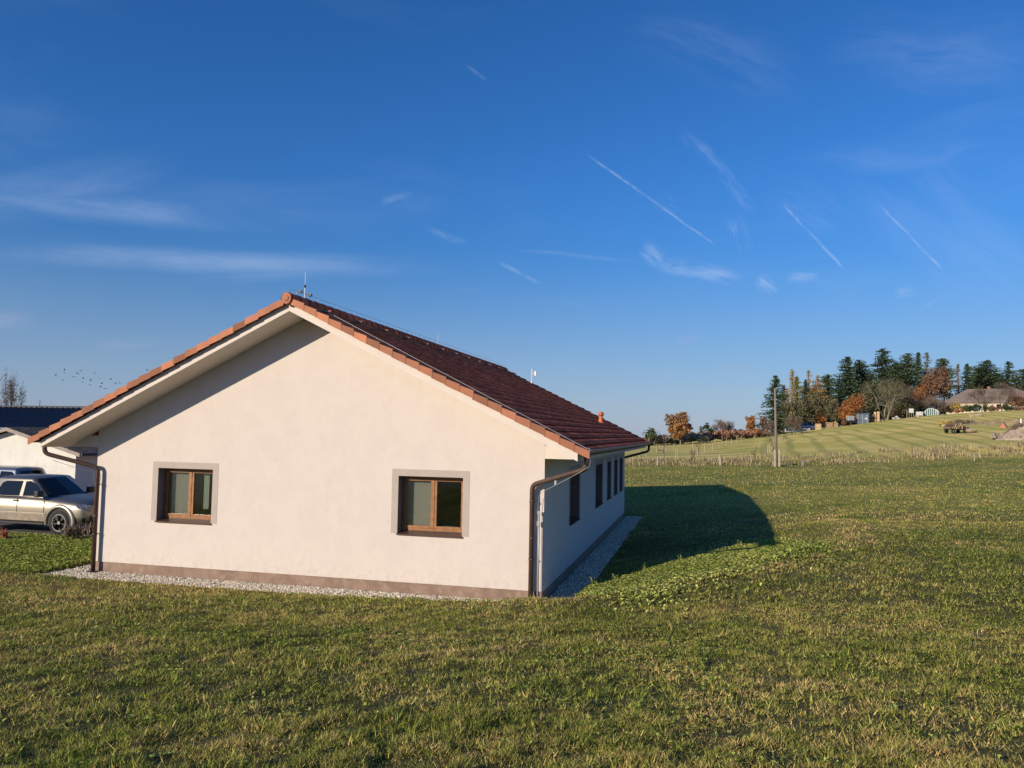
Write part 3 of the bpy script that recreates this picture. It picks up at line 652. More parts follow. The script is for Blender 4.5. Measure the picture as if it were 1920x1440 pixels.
def downpipe(pts,xb,yb):
    mb=MB(); mb.tube(bend(pts),.052,14); 
    p0=np.array(pts[0]); mb.tube([p0+(0,0,.03),p0-(0,0,.08)],[.075,.054],12)
    d=mb.build('downpipe',brown_m,house,True)
    for z_ in (2.12,.92):
        mb=MB(); mb.tube([(xb,yb,z_-.018),(xb,yb,z_+.018)],.06,14); mb.tube([(xb,yb,z_),(xb,-.005,z_)],.009,6); mb.tube([(xb+.055,yb,z_),(xb+.085,yb,z_)],.012,6)
        mb.build('pipe_bracket',brown_m,d,True)
    mb=MB(); mb.tube([(xb,yb,1.32),(xb,yb,1.38)],.0545,14); mb.build('pipe_collar',brown_m,d,True); return d
downpipe([(EV+.14,-.62,3.14),(EV+.14,-.62,2.86),(-.235,-.125,2.47),(-.235,-.125,.0)],-.235,-.125)
downpipe([(-WD-EV-.14,-.62,3.14),(-WD-EV-.14,-.62,2.86),(-WD+.14,-.125,2.53),(-WD+.14,-.125,.0)],-WD+.14,-.125)
downpipe([(EV+.14,LN+.62,3.14),(EV+.14,LN+.62,2.86),(-.10,LN+.13,2.55),(-.10,LN+.13,.0)],-.10,LN+.13)
mb=MB(); mb.box((-WD+.02,-.22,-.02),(-WD+.28,-.03,.02)); mb.build('drain_cover',dark_m,house)
mb=MB(); mb.tube([(-WD-.8,-.55,2.70),(-WD-.3,-.3,2.50),(-WD+.02,-.16,2.42),(-WD+.03,-.10,2.2)],.005,5); mb.build('conductor_wire',zinc_m,house)
# windows
def window(kind,a,c,z0,z1,horiz,blind=None,curtain=False):
    # horiz: gable window (u along x) else side window (u along y, outward +x)
    def T(u,d,z): return (u,d,z) if horiz else (-d,u,z)     # d = depth behind wall face
    def bx(mb,u0,u1,d0,d1,za_,zb_):
        p=T(u0,d0,za_);q_=T(u1,d1,zb_); mb.box((min(p[0],q_[0]),min(p[1],q_[1]),za_),(max(p[0],q_[0]),max(p[1],q_[1]),zb_)); return mb
    w0=empty_part('window',house); s=.153; t=.004
    mb=MB()
    bx(mb,a-s,a,-t,.001,z0,z1); bx(mb,c,c+s,-t,.001,z0,z1); bx(mb,a-s,c+s,-t,.001,z1,z1+s)
    mb.build('window_surround',surround_m,w0)
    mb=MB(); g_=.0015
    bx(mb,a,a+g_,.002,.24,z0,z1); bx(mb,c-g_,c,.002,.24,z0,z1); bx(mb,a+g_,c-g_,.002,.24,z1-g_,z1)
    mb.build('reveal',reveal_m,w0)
    d=.24; fz0=z0+.05
    mb=MB(); f_=.055
    bx(mb,a,a+f_,d,d+.08,fz0,z1); bx(mb,c-f_,c,d,d+.08,fz0,z1); bx(mb,a+f_,c-f_,d,d+.08,z1-f_,z1); bx(mb,a+f_,c-f_,d,d+.08,fz0,fz0+f_)
    fr=mb.build('frame',wood_m,w0,bevel=.004)
    mid=(a+c)/2; e=.055
    for k,(u0,u1) in enumerate(((a+f_,mid+.02),(mid+.02,c-f_))):
        mb=MB(); dd=d-.012 if k==0 else d-.002; zb_,zt_=fz0+f_,z1-f_; e1=e+(.03 if k==0 else 0)
        bx(mb,u0,u0+e,dd,dd+.06,zb_,zt_); bx(mb,u1-e1,u1,dd,dd+.06,zb_,zt_); bx(mb,u0+e,u1-e1,dd,dd+.06,zb_,zb_+e);bx(mb,u0+e,u1-e1,dd,dd+.06,zt_-e,zt_)
        sa=mb.build('sash',wood_m,w0,bevel=.004)
        mb=MB(); bx(mb,u0+e,u1-e1,dd+.025,dd+.033,zb_+e,zt_-e); mb.build('pane',glass_m,w0)
        if k==0: mb=MB(); hz_=(zb_+zt_)/2; bx(mb,u1-e1+.02,u1-e1+.045,dd+.062,dd+.10,hz_-.06,hz_+.07); mb.build('handle',white_m,sa)
        if blind and k in blind:
            mb=MB(); bx(mb,u0+.01,u1-.01,d+.11,d+.116,zb_,zt_); mb.build('blind',blind_m,w0)
    mb=MB(); o=T(a-.01,-.045,0)
    P1=[T(a-.012,-.045,z0-.004),T(c+.012,-.045,z0-.004),T(c+.012,d,z0+.035),T(a-.012,d,z0+.035),T(a-.012,-.045,z0-.03),T(c+.012,-.045,z0-.03),T(c+.012,d,z0+.01),T(a-.012,d,z0+.01)]
    ff=[(0,1,2,3),(4,7,6,5),(0,4,5,1),(0,3,7,4),(1,5,6,2)]
    mb.add(P1,ff if horiz else [f[::-1] for f in ff]); mb.build('sill',brown_m,w0)
    mb=MB(); bx(mb,a,c,d+.0805,d+.11,z0,fz0+.02); bx(mb,a,c,d,d+.08,z0,fz0-.001); mb.build('sill_block',brown_m,w0)
    if curtain:
        mb=MB(); u0=mid+.24
        for k in range(7): bx(mb,u0+k*.02,u0+k*.02+.022,d+.16+.008*(k%2),d+.17+.008*(k%2),z0+.28,z1-.02)
        mb.build('curtain',curt_m,w0)
    return w0
def empty_part(name,parent):
    o=bpy.data.objects.new(name,None); COL.objects.link(o); o.parent=parent; return o
window('g',-9.4905,-7.9935,1.2985,2.561,True,(0,),True)
wr=window('g',-3.2996,-1.8026,1.2985,2.561,True,(0,))
mb=MB(); mb.box((-2.36,.31,1.42),(-2.02,.40,1.455)); mb.build('paper_stack',white_m,wr)
for a_,c_ in SW: window('s',a_,c_,1.284,2.587,False,(0,1) if a_<5 else None)

#.132PART2
# ---------------------------------------------------------------- outbuildings on the left
garw=mat('lime_render',(.72,.70,.63),.92,var=.10,vscale=.9,bump=.3,bscale=60,dirt=((.50,.47,.38),1.6,.5))
moss=mat('mossy_tiles',(.13,.09,.07),.9,col2=(.30,.26,.17),vscale=7,bump=.8,bscale=14)
navy=mat('navy_sheet',(.016,.020,.036),.42,metal=.2,var=.2,vscale=2)
bargm=mat('weathered_board',(.36,.29,.25),.8,var=.2,vscale=6)
g0=empty('garage',(-24.9,10.4,.1),'low white rendered garage with mossy tiled gable roof behind the parked pickup','garage')
mb=MB(); x0,x1,y0_,y1_=-3.3,3.24,0,7.5; ap,ev=3.16,2.22
mb.add([(x0,y0_,-.3),(x1,y0_,-.3),(x1,y0_,ev),(0,y0_,ap),(x0,y0_,ev)],[(0,1,2,3,4)]); mb.add([(x1,y0_,-.3),(x1,y1_,-.3),(x1,y1_,ev),(x1,y0_,ev)],[(0,1,2,3)]); mb.add([(x0,y0_,-.3),(x0,y1_,-.3),(x0,y1_,ev),(x0,y0_,ev)],[(3,2,1,0)]); mb.add([(x0,y1_,-.3),(x1,y1_,-.3),(x1,y1_,ev),(0,y1_,ap),(x0,y1_,ev)],[(4,3,2,1,0)])
mb.build('wall',garw,g0)
mb=MB()
for sg in (1,-1):
    n=24
    for k in range(n):
        a,c=k/n,(k+1)/n; xa,xb=sg*3.72*a,sg*3.72*c; za,zb=3.30-.995*a,3.30-.995*c
        mb.add([(xa,-.32,za),(xb,-.32,zb+.03),(xb,y1_+.3,zb+.03),(xa,y1_+.3,za),(xb,-.32,zb-.01),(xb,y1_+.3,zb-.01)],[(0,1,2,3) if sg>0 else (3,2,1,0),(1,4,5,2)])
mb.build('roof',moss,g0)
for sg in (1,-1):
    mb=MB(); mb.add([(0,-.34,3.30),(sg*3.72,-.34,2.305),(sg*3.72,-.34,2.16),(0,-.34,3.15),(0,-.28,3.30),(sg*3.72,-.28,2.305),(sg*3.72,-.28,2.16),(0,-.28,3.15)],[(0,1,2,3),(7,6,5,4),(0,4,5,1),(3,2,6,7),(1,5,6,2)]); mb.build('verge_board',bargm,g0)
mb=MB(); mb.tube([(3.76,-.3,2.26),(3.76,y1_+.3,2.26)],.06,8); mb.build('gutter',brown_m,g0)
n0=empty('metal_roofed_shed',(-46,20.2,0),'long shed under a dark navy ribbed sheet-metal roof behind the white garage','shed')
mb=MB(); mb.box((-16,.4,-.3),(15,9.6,3.2)); mb.build('wall',garw,n0)
mb=MB()
for k in range(78):
    x=-16.5+k*.41; mb.add([(x,0,3.32),(x+.34,0,3.32),(x+.34,5,4.62),(x,5,4.62)],[(0,1,2,3)])
    mb.add([(x+.34,0,3.32),(x+.36,0,3.37),(x+.39,0,3.37),(x+.41,0,3.32),(x+.34,5,4.62),(x+.36,5,4.67),(x+.39,5,4.67),(x+.41,5,4.62)],[(0,1,5,4),(1,2,6,5),(2,3,7,6)])
    mb.add([(x,5,4.62),(x+.41,5,4.62),(x+.41,10,3.32),(x,10,3.32)],[(0,1,2,3)])
rf=mb.build('roof',navy,n0); mb=MB(); mb.box((-16.6,4.85,4.64),(15.6,5.15,4.74)); mb.build('ridge_flashing',navy,rf)
mb=MB(); mb.tube([(7.4,5,4.6),(7.4,5,5.1)],.02,5); mb.build('mast',brown_m,n0)

# ---------------------------------------------------------------- vehicles
silver=mat('champagne_paint',(.34,.30,.245),.40,metal=.9,var=.04,vscale=2)
blueg=mat('pale_blue_paint',(.22,.25,.30),.3,metal=.6,coat=.3)
darkp=mat('black_paint',(.02,.022,.028),.25,metal=.2,coat=.8)
cglass=mat('tinted_glass',(.010,.013,.016),.06,spec=.35)
tyre_m=mat('tyre',(.022,.021,.02),.85,var=.3,vscale=8); rim_m=mat('alloy',(.62,.62,.62),.3,metal=.9); blk=mat('black_trim',(.016,.016,.017),.5)
mud=mat('dusty_paint',(.30,.24,.18),.55,metal=.2,var=.35,vscale=5)
lamp_m=mat('lamp_lens',(.35,.37,.40),.1,metal=.6,var=.7,vscale=16)
def loft(secs,mb,mi=0):
    n=len(secs[0]); V=[p for s_ in secs for p in s_]
    Fc=[(i*n+j,(i+1)*n+j,(i+1)*n+j+1,i*n+j+1) for i in range(len(secs)-1) for j in range(n-1)]
    mb.add(V,Fc+[tuple(range(n))[::1],tuple(range((len(secs)-1)*n,len(secs)*n))[::-1]],mi)
def sec(x,zc,zs,wt,w,zb=.32,zm=.72):
    h=[(0,zc),(wt*.55,zc-.004),(wt*.9,zs+.012),(wt,zs-.01),(w*.985,zs-.09),(w,zm+.08),(w,zm-.14),(w-.035,zb+.03),(w-.12,zb)]
    L=[(x,-y,z) for y,z in h[::-1]]; return L+[(x,y,z) for y,z in h[1:]]
def wheel(root,x,y,r,side,w=.25,rimr=.27):
    e=empty_part('wheel',root); e.location=(x,y,r)
    mb=MB(); n=28; pr=[(rimr,-.5),(r*.93,-.5),(r,-.36),(r,.36),(r*.93,.5),(rimr,.5)]
    V=[];Fc=[]
    for i in range(n):
        a=2*math.pi*i/n
        for rr,t in pr: V.append((math.cos(a)*rr,t*w,math.sin(a)*rr))
    for i in range(n):
        for j in range(5): Fc.append((i*6+j,((i+1)%n)*6+j,((i+1)%n)*6+j+1,i*6+j+1))
    mb.add(V,Fc); mb.build('tyre',tyre_m,e,True)
    mb=MB(); yo=side*w*.46
    mb.add([(math.cos(2*math.pi*i/n)*rimr,yo*.55,math.sin(2*math.pi*i/n)*rimr) for i in range(n)],[tuple(range(n))],1)
    V=[];Fc=[]
    for i in range(n):
        a=2*math.pi*i/n
        for rr in (rimr*1.02,rimr*.9): V.append((math.cos(a)*rr,yo,math.sin(a)*rr))
    for i in range(n): Fc.append((i*2,((i+1)%n)*2,((i+1)%n)*2+1,i*2+1))
    mb.add(V,Fc)
    for k in range(10):
        a=2*math.pi*(k//2)/5+(.17 if k%2 else -.17)+.3; a0=2*math.pi*(k//2)/5+.3
        def P(rr,aa,d): return (math.cos(aa)*rr-math.sin(aa)*d,yo*.98,math.sin(aa)*rr+math.cos(aa)*d)
        p=[P(.03,a0,-.02),P(.03,a0,.02),P(rimr*.92,a,.022),P(rimr*.92,a,-.022)]
        p2=[(u,yo*.7,v) for u,_,v in p]; mb.add(p+p2,[(0,1,2,3),(3,2,1,0),(0,4,5,1),(1,5,6,2),(2,6,7,3),(3,7,4,0)])
    mb.tube([(0,yo*.6,0),(0,yo*1.03,0)],.055,10); mb.build('rim',[rim_m,blk],e)
def arch(root,x,yc,side,r,flare=True):
    mb=MB(); n=20; A=[R(-14)+i*R(208)/n for i in range(n+1)]
    mb.add([(x,yc,.37)]+[(x+math.cos(a)*r,yc,.37+math.sin(a)*r) for a in A],[(0,i+1,i+2) for i in range(n)]); mb.build('wheel_well_dark',blk,root)  # flat black disc over the body, painting the shade of a hollow wheel well
    if flare:
        mb=MB(); V=[]
        for a in A:
            for rr,dy in ((r-.01,.0),(r+.0,.045),(r+.085,.035),(r+.12,.0)): V.append((x+math.cos(a)*rr,yc+side*dy,max(.30,.37+math.sin(a)*rr)))
        mb.add(V,[(i*4+j,i*4+j+1,(i+1)*4+j+1,(i+1)*4+j) for i in range(n) for j in range(3)]); mb.build('wing_flare',silver,root,True)
def side_poly(pts,y0,z0,y1,z1,side,off=.008):
    out=[]
    for x,z in pts:
        t=(z-z0)/(z1-z0); out.append((x,side*(y0+(y1-y0)*t+off),z))
    return out
def greenhouse(root,paint,base,top,zb,zt,wb,wt,wins):
    # base,top: (xfront,xrear)
    mb=MB(); (bf,br),(tf,tr)=base,top
    b_=[(bf,0,zb),(bf-.12,wb*.8,zb),(bf-.30,wb,zb),(br,wb,zb),(br-.02,wb*.8,zb),(br-.03,0,zb)]
    t_=[(tf,0,zt-.02),(tf-.05,wt*.8,zt-.035),(tf-.12,wt,zt-.07),(tr,wt,zt-.07),(tr,wt*.8,zt-.035),(tr,0,zt-.02)]
    r_=[(tf-.25,0,zt+.015),(tf-.25,wt*.72,zt),(tf-.25,wt*.9,zt-.03),(tr+.2,wt*.9,zt-.03),(tr+.2,wt*.72,zt),(tr+.2,0,zt+.015)]
    V=b_+t_+r_; V=V+[(x,-y,z) for x,y,z in V]; n=18
    Fc=[]
    for i in range(5):
        Fc.append((i,i+1,7+i,6+i)); Fc.append((6+i,7+i,13+i,12+i))
    Fc.append((12,13,14,15,16,17)); Fc=Fc+[tuple(j+n for j in f[::-1]) for f in Fc]
    mb.add(V,Fc); cab=mb.build('cab',paint,root,True,bevel=.045)
    mb=MB(); o=.010
    def L(p,q_,t): return tuple(p[i]+(q_[i]-p[i])*t for i in range(3))
    c0,c1,c2=b_[0],b_[1],b_[2]; d0,d1,d2=t_[0],t_[1],t_[2]
    e1=L(c1,c2,.55);f1=L(d1,d2,.4)
    P=[L(c0,d0,.04),L(c1,d1,.04),L(e1,f1,.04),L(e1,f1,.94),L(c1,d1,.94),L(c0,d0,.94)]; P=[(x+o,y,z+o*.6) for x,y,z in P]
    mb.add(P+[(x,-y,z) for x,y,z in P],[(0,1,4,5),(1,2,3,4),(11,10,7,6),(10,9,8,7)]); mb.build('windscreen',cglass,root)
    P=[(x-o*1.5,y*.92,z) for x,y,z in (L(b_[5],t_[5],.15),L(b_[4],t_[4],.15),L(b_[4],t_[4],.85),L(b_[5],t_[5],.85))]
    mb=MB(); mb.add(P+[(x,-y,z) for x,y,z in P],[(3,2,1,0),(4,5,6,7)]); mb.build('rear_window',cglass,root)
    for side in (-1,1):
        for w_ in wins:
            mb=MB(); P=side_poly(w_,wb,zb,wt,zt-.07,side); mb.add(P,[tuple(range(len(P)))]); mb.build('side_window',cglass,root)
pk=empty('pickup_truck',(-16.31,5.14,.10),'champagne silver double-cab pickup with muddy sills parked beside the left corner of the house','pickup')
mb=MB()
loft([sec(*a) for a in ((.93,.70,.60,.55,.66,.42,.55),(.915,.86,.80,.62,.76,.40,.6),(.86,1.00,.93,.70,.86,.36,.66),(.72,1.06,1.00,.75,.93,.34),(.45,1.11,1.05,.78,.955,.33),(0,1.15,1.085,.80,.96,.33),(-.42,1.185,1.12,.82,.962),(-.75,1.15,1.13,.85,.962),(-1.6,1.14,1.135,.88,.965),(-2.9,1.14,1.135,.88,.965),(-3.1,1.13,1.125,.88,.965),(-4.1,1.12,1.115,.88,.96),(-4.28,1.10,1.09,.85,.93,.4))],mb)
body=mb.build('body',silver,pk,True)
greenhouse(pk,silver,(-.40,-2.90),(-1.28,-2.72),1.12,1.765,.875,.68,
  [[(-.86,1.175),(-1.56,1.16),(-1.60,1.61),(-1.42,1.63),(-1.22,1.55),(-1.02,1.40)],[(-1.70,1.16),(-2.42,1.16),(-2.62,1.24),(-2.50,1.55),(-2.36,1.61),(-1.72,1.62)]])
for x in (0,-3.095):
    for s_ in (-1,1): wheel(pk,x,s_*.875,.385,s_); arch(pk,x,s_*.970,s_,.465)
for s_ in (-1,1):
    for x in (-1.72,-2.75):
        mb=MB(); mb.box((x-.10,s_*.972-.016,1.0),(x+.10,s_*.972+.016,1.035)); mb.build('door_handle',blk,pk,bevel=.006)
    mb=MB(); mb.box((-2.62,s_*.972-.008,.60),(-.55,s_*.972+.008,.66)); mb.build('side_moulding',silver,pk,bevel=.004)
    mb=MB(); mb.box((-2.60,s_*.969-.006,.40),(-.55,s_*.969+.006,.598)); mb.build('door_skirt',mud,pk,bevel=.004)
    for x in (-.62,-1.66): mb=MB(); mb.box((x-.006,s_*.9665-.006,.5),(x+.006,s_*.9665+.006,1.12)); mb.build('door_gap',blk,pk)
    mb=MB(); mb.box((-2.55,s_*.96-.07,.30),(-.55,s_*.96+.03,.36)); mb.build('side_step',blk,pk,bevel=.01)
    mb=MB(); mb.box((-.82,min(s_*.94,s_*1.18),1.16),(-.66,max(s_*.94,s_*1.18),1.36)); mb.box((-.80,min(s_*.86,s_*.95),1.15),(-.72,max(s_*.86,s_*.95),1.2)); mb.build('mirror',blk,pk,bevel=.03)
    mb=MB(); V=[(.60,s_*.955,.98),(.86,s_*.80,.97),(.935,s_*.56,.92),(.945,s_*.54,.80),(.895,s_*.82,.81),(.66,s_*.975,.86)]
    mb.add(V,[(0,1,4,5),(1,2,3,4)]); mb.build('headlight',lamp_m,pk)
mb=MB(); mb.box((.90,-.53,.72),(.95,.53,.93)); mb.build('grille',blk,pk,bevel=.01)
for z_ in (.76,.83,.90): mb=MB(); mb.box((.945,-.52,z_-.01),(.962,.52,z_+.01)); mb.build('grille_bar',rim_m,pk)
mb=MB(); mb.add([(.80,-.93,.42),(.93,-.70,.40),(.96,0,.40),(.93,.70,.40),(.80,.93,.42),(.82,-.94,.56),(.95,-.70,.55),(.98,0,.55),(.95,.70,.55),(.82,.94,.56)],[(0,1,6,5),(1,2,7,6),(2,3,8,7),(3,4,9,8)]); mb.build('bumper',blk,pk)
for s_ in (-1,1): mb=MB(); mb.box((.90,s_*.62-.07,.55),(.955,s_*.62+.07,.62)); mb.build('fog_light',lamp_m,pk)
mb=MB(); mb.box((-1.02,.20,1.22),(-.98,.30,1.27)); mb.build('windscreen_sticker',white_m,pk)
mb=MB(); mb.box((.975,-.26,.47),(.99,.26,.58)); mb.build('number_plate',white_m,pk)
for s_ in (-1,1): mb=MB(); mb.tube([(-.98,s_*.885,1.145),(-1.6,s_*.885,1.14),(-2.7,s_*.885,1.14)],.009,5); mb.build('window_trim',blk,pk)
def wagon(paint,loc,rz,label):
    e=empty('estate_car',loc,label,'car',None,rz); e.scale=(1.04,1.04,1.10)
    mb=MB(); loft([sec(*a) for a in ((.86,.62,.52,.5,.6,.3,.5),(.80,.80,.74,.62,.8,.26,.6),(.55,.92,.86,.7,.87,.24),(0,.99,.93,.74,.89,.22),(-.4,1.03,.97,.78,.895,.22),(-1.,1.0,.98,.80,.90,.22),(-3.2,1.02,1.0,.80,.895,.22),(-3.55,1.0,.96,.74,.86,.28),(-3.62,.8,.74,.68,.80,.36))],mb); mb.build('body',paint,e,True)
    greenhouse(e,paint,(-.35,-3.50),(-1.15,-3.25),.99,1.62,.82,.63,
      [[(-.80,1.03),(-1.55,1.02),(-1.58,1.49),(-1.3,1.50),(-1.05,1.32)],[(-1.66,1.02),(-2.38,1.02),(-2.36,1.49),(-1.68,1.50)],[(-2.62,1.02),(-3.35,1.05),(-3.25,1.40),(-3.1,1.48),(-2.60,1.49)]])
    for x in (0,-2.75):
        for s_ in (-1,1): wheel(e,x,s_*.78,.33,s_,.21,.23); arch(e,x,s_*.902,s_,.40,False)
    return e
wagon(blueg,(-25.85,9.0,.08),math.pi,'pale blue-grey car whose roof shows just above the champagne pickup')
wagon(darkp,(-29.6,12.5,.05),math.pi,'black car at the left edge of the photo, farther back than the pale blue-grey one')

# ---------------------------------------------------------------- trees
def fol(name,c1,c2,tr=.2): return mat(name,c1,.85,tint=.38,col2=c2,vscale=.35,trans=tr,spec=.2)
SPR=fol('spruce_needles',(.060,.085,.035),(.035,.058,.030),.1); PIN=fol('pine_needles',(.085,.12,.055),(.055,.085,.05),.1)
LAR=fol('larch_needles',(.42,.23,.07),(.33,.22,.07)); YGR=fol('yellowing_needles',(.17,.19,.05),(.22,.19,.06))
ORA=fol('orange_leaves',(.40,.175,.055),(.30,.125,.05),.25); RUS=fol('russet_leaves',(.25,.135,.075),(.19,.115,.075)); OAK=fol('oak_leaves',(.40,.20,.07),(.24,.14,.06))
BRN=fol('bare_twigs',(.20,.145,.11),(.15,.115,.085),.05); GRY=fol('grey_green_twigs',(.14,.14,.07),(.11,.10,.055),.05); YEL=fol('yellow_leaves',(.46,.34,.09),(.36,.28,.09)); GRN=fol('shrub_leaves',(.075,.10,.035),(.05,.07,.03)); BLU=fol('blue_spruce_needles',(.10,.15,.13),(.07,.11,.10),.1)
bark=mat('bark',(.12,.09,.07),.95,var=.3,vscale=3); palebark=mat('pale_bark',(.30,.26,.19),.9,var=.25,vscale=2)
def cards(C_,size,flat=.5,aspect=.6,bias=None):
    n=len(C_); a=rng.normal(size=(n,3)); a[:,2]*=flat; 
    if bias is not None: a=a*.45+bias
    a/=np.linalg.norm(a,axis=1)[:,None]; b_=rng.normal(size=(n,3)); b_-=a*(a*b_).sum(1)[:,None]; b_/=np.linalg.norm(b_,axis=1)[:,None]
    s_=size*(.55+.9*rng.random((n,1))); V=np.stack([C_+a*s_,C_-a*s_*.4+b_*s_*aspect,C_-a*s_*.4-b_*s_*aspect],1)
    return V.reshape(-1,3)
def crown(name,V,m,parent,t=None):
    n=len(V)//3; t=np.repeat(rng.random(n) if t is None else t,3)
    return npmesh(name,V,np.arange(n*3).reshape(-1,3),m,parent,t)
def conifer(e,h,w,m,style='spruce',dens=1.,tm=None):
    bz={'spruce':.05,'larch':.14,'pine':.34}[style]
    mb=MB(); mb.tube([(0,0,-.6),(rng.normal()*.05,rng.normal()*.05,h*.5),(0,0,h*.99)],[h*.014+.06,h*.009+.03,.02],7); mb.build('trunk',tm or bark,e,True)
    nw=int(h*2.6); nb=int(h*(27 if style=='spruce' else 22)*dens); LL=[];BB=[];SS=[];TT_=[]
    wob=1+.20*np.sin(np.arange(nw)*1.1+rng.random()*6)*rng.random(nw)+.16*np.sin(np.arange(nw)*.37+rng.random()*6); p1,p2=rng.random()*6,rng.random()*6
    for i in range(nb):
        k=rng.integers(0,nw); u=min(max((k+.5)/nw+rng.normal()*.018,0),.99); t=bz+(1-bz)*u
        if style=='spruce': r=w/2*((1-u)**.60*1.0+.02)
        elif style=='larch': r=w/2*((1-u)**.7*.92+.06)
        else: r=w/2*(math.sin(math.pi*min(1,.14+u*.84))**.6)
        a=rng.random()*6.283; r*=(.72+.38*rng.random())*wob[k]*(1+.20*math.sin(a+p1+u*3)+.12*math.sin(3*a+p2+u*9)); dr=(-.30 if style=='spruce' else .05 if style=='larch' else .22)*(1-u*.9)
        n=max(3,int(r*3.4)); q_=np.linspace(.10,1,n); tt=rng.random(); ca,sa=math.cos(a),math.sin(a)
        P=np.c_[ca*r*q_,sa*r*q_,h*t+dr*r*q_+(.12*r*q_*q_ if style=='spruce' else 0*q_)]+rng.normal(size=(n,3))*(.10,.10,.07)
        LL.append(P); BB.append(np.tile([ca*.8,sa*.8,dr-.1],(n,1))); TT_.append(.2+.45*tt+.2*rng.random(n)+.2*(q_-.5)); SS.append(.36*(1.15-.45*q_)*(.8+.012*h))
    L=np.vstack(LL); V=cards(L,np.concatenate(SS)[:,None]*(1.2 if style!='larch' else .85),1,.42,np.vstack(BB))
    crown('crown',V,m,e,np.clip(np.concatenate(TT_),0,1))
def limb(mb,p,d,L,r,depth,tips,spread=.6,grav=.1):
    n=3; pts=[p]; q_=np.array(p,float); d=np.array(d,float)
    for i in range(n): d=d+rng.normal(size=3)*.13+np.array([0,0,grav*.2]); d/=np.linalg.norm(d); q_=q_+d*L/n; pts.append(q_.copy())
    mb.tube(pts,[r*(1-.45*i/n) for i in range(n+1)],5 if r>.05 else 3,cap=False)
    if depth==0: tips.append((pts[-1],d)); return
    for k in range(3 if depth>1 else 4):
        j=pts[-1] if k<2 else pts[2]; a=rng.normal(size=3)*spread; nd=d+a; nd/=np.linalg.norm(nd); limb(mb,j,nd,L*(.62+.2*rng.random()),r*.56,depth-1,tips,spread,grav)
def broadleaf(e,h,w,m,leafy=1.,bz=.2,tm=None,stems=1,size=.30,depth=3,lobes=26,lean=0.,spread=.55,twig=.5,nt=22,thick=1.):
    mb=MB(); tips=[]
    for k in range(stems):
        a=k*6.283/stems+rng.random(); sp_=.16 if stems==1 else .42
        limb(mb,(math.cos(a)*.25*(stems>1),math.sin(a)*.25*(stems>1),-.3),(math.cos(a)*sp_+lean,math.sin(a)*sp_,1),h*(.36 if stems==1 else .42),(h*.022/(1 if stems==1 else 1.5)+.03)*thick,depth,tips,spread)
    V0=np.array(mb.v); zm=V0[:,2].max(); fx=(w*.46)/max(.1,np.percentile(np.hypot(V0[:,0],V0[:,1]),97)); fz=h*.93/zm
    mb.v=[(x*(fx if z>1 else 1),y*(fx if z>1 else 1),z*fz if z>0 else z) for x,y,z in mb.v]
    mb.build('trunk',tm or bark,e,True)
    tp=np.array([t[0] for t in tips])*np.array([fx,fx,fz])
    if leafy>0:
        n=int(w*h*30*leafy); zc=h*(bz+1)/2; rz=h*(1-bz)/2
        lb=rng.normal(size=(lobes,3)); lb/=np.linalg.norm(lb,axis=1)[:,None]; lb*=(.30+.48*rng.random((lobes,1))); lr=.22+.14*rng.random(lobes)
        lt=rng.random(lobes)
        k=rng.integers(0,lobes,n); d=rng.normal(size=(n,3)); d/=np.linalg.norm(d,axis=1)[:,None]; P=lb[k]+d*(lr[k]*(.45+.6*rng.random(n)))[:,None]
        C_=P*np.array([w/2,w/2,rz])+np.array([0,0,zc]); T=.1+.45*lt[k]+.45*rng.random(n)
        V=cards(C_,size,1,.6); crown('crown',V,m,e,T)
    else:
        n=int(len(tp)*nt); k=rng.integers(0,len(tp),n); P=tp[k]+rng.normal(size=(n,3))*np.array([w,w,h])*.040
        up=np.c_[rng.normal(size=(n,2))*.6,np.abs(rng.normal(size=n))*.8+.2]
        V=cards(P,twig*(.5 if h<4 else 1),1,.05,up); crown('crown',V,m,e)
def bush(name,loc,h,w,m,label,cat='bush',group=None,twiggy=False,dens=1.,size=.26):
    n=int(max(120,w*h*45*dens)); n=min(n,4200)
    nl=9; lb=rng.normal(size=(nl,3))*np.array([.55,.55,.35]); lb[:,2]=np.abs(lb[:,2])*.8+.25; k=rng.integers(0,nl,n); d=rng.normal(size=(n,3)); d/=np.linalg.norm(d,axis=1)[:,None]
    P=(lb[k]*.6+d*(.38*rng.random((n,1))**.5))*np.array([w/2,w/2,h*.75])+np.array([0,0,h*.25]); P[:,2]=np.clip(P[:,2],.03,h)
    V=cards(P,size*(1.3 if twiggy else 1),1,.10 if twiggy else .55, np.tile([0,0,.6],(n,1)) if twiggy else None)
    o=crown(name,V,m,None); o.location=loc; return tag(o,label,cat,group)
G1='trees along the hilltop wood edge'
def put(px,top,D,base=None):
    x,y,z=col(px,D); return (x,y,z),hgt(top,px,D,z)
def W_(wpx,D): return wpx*D/F
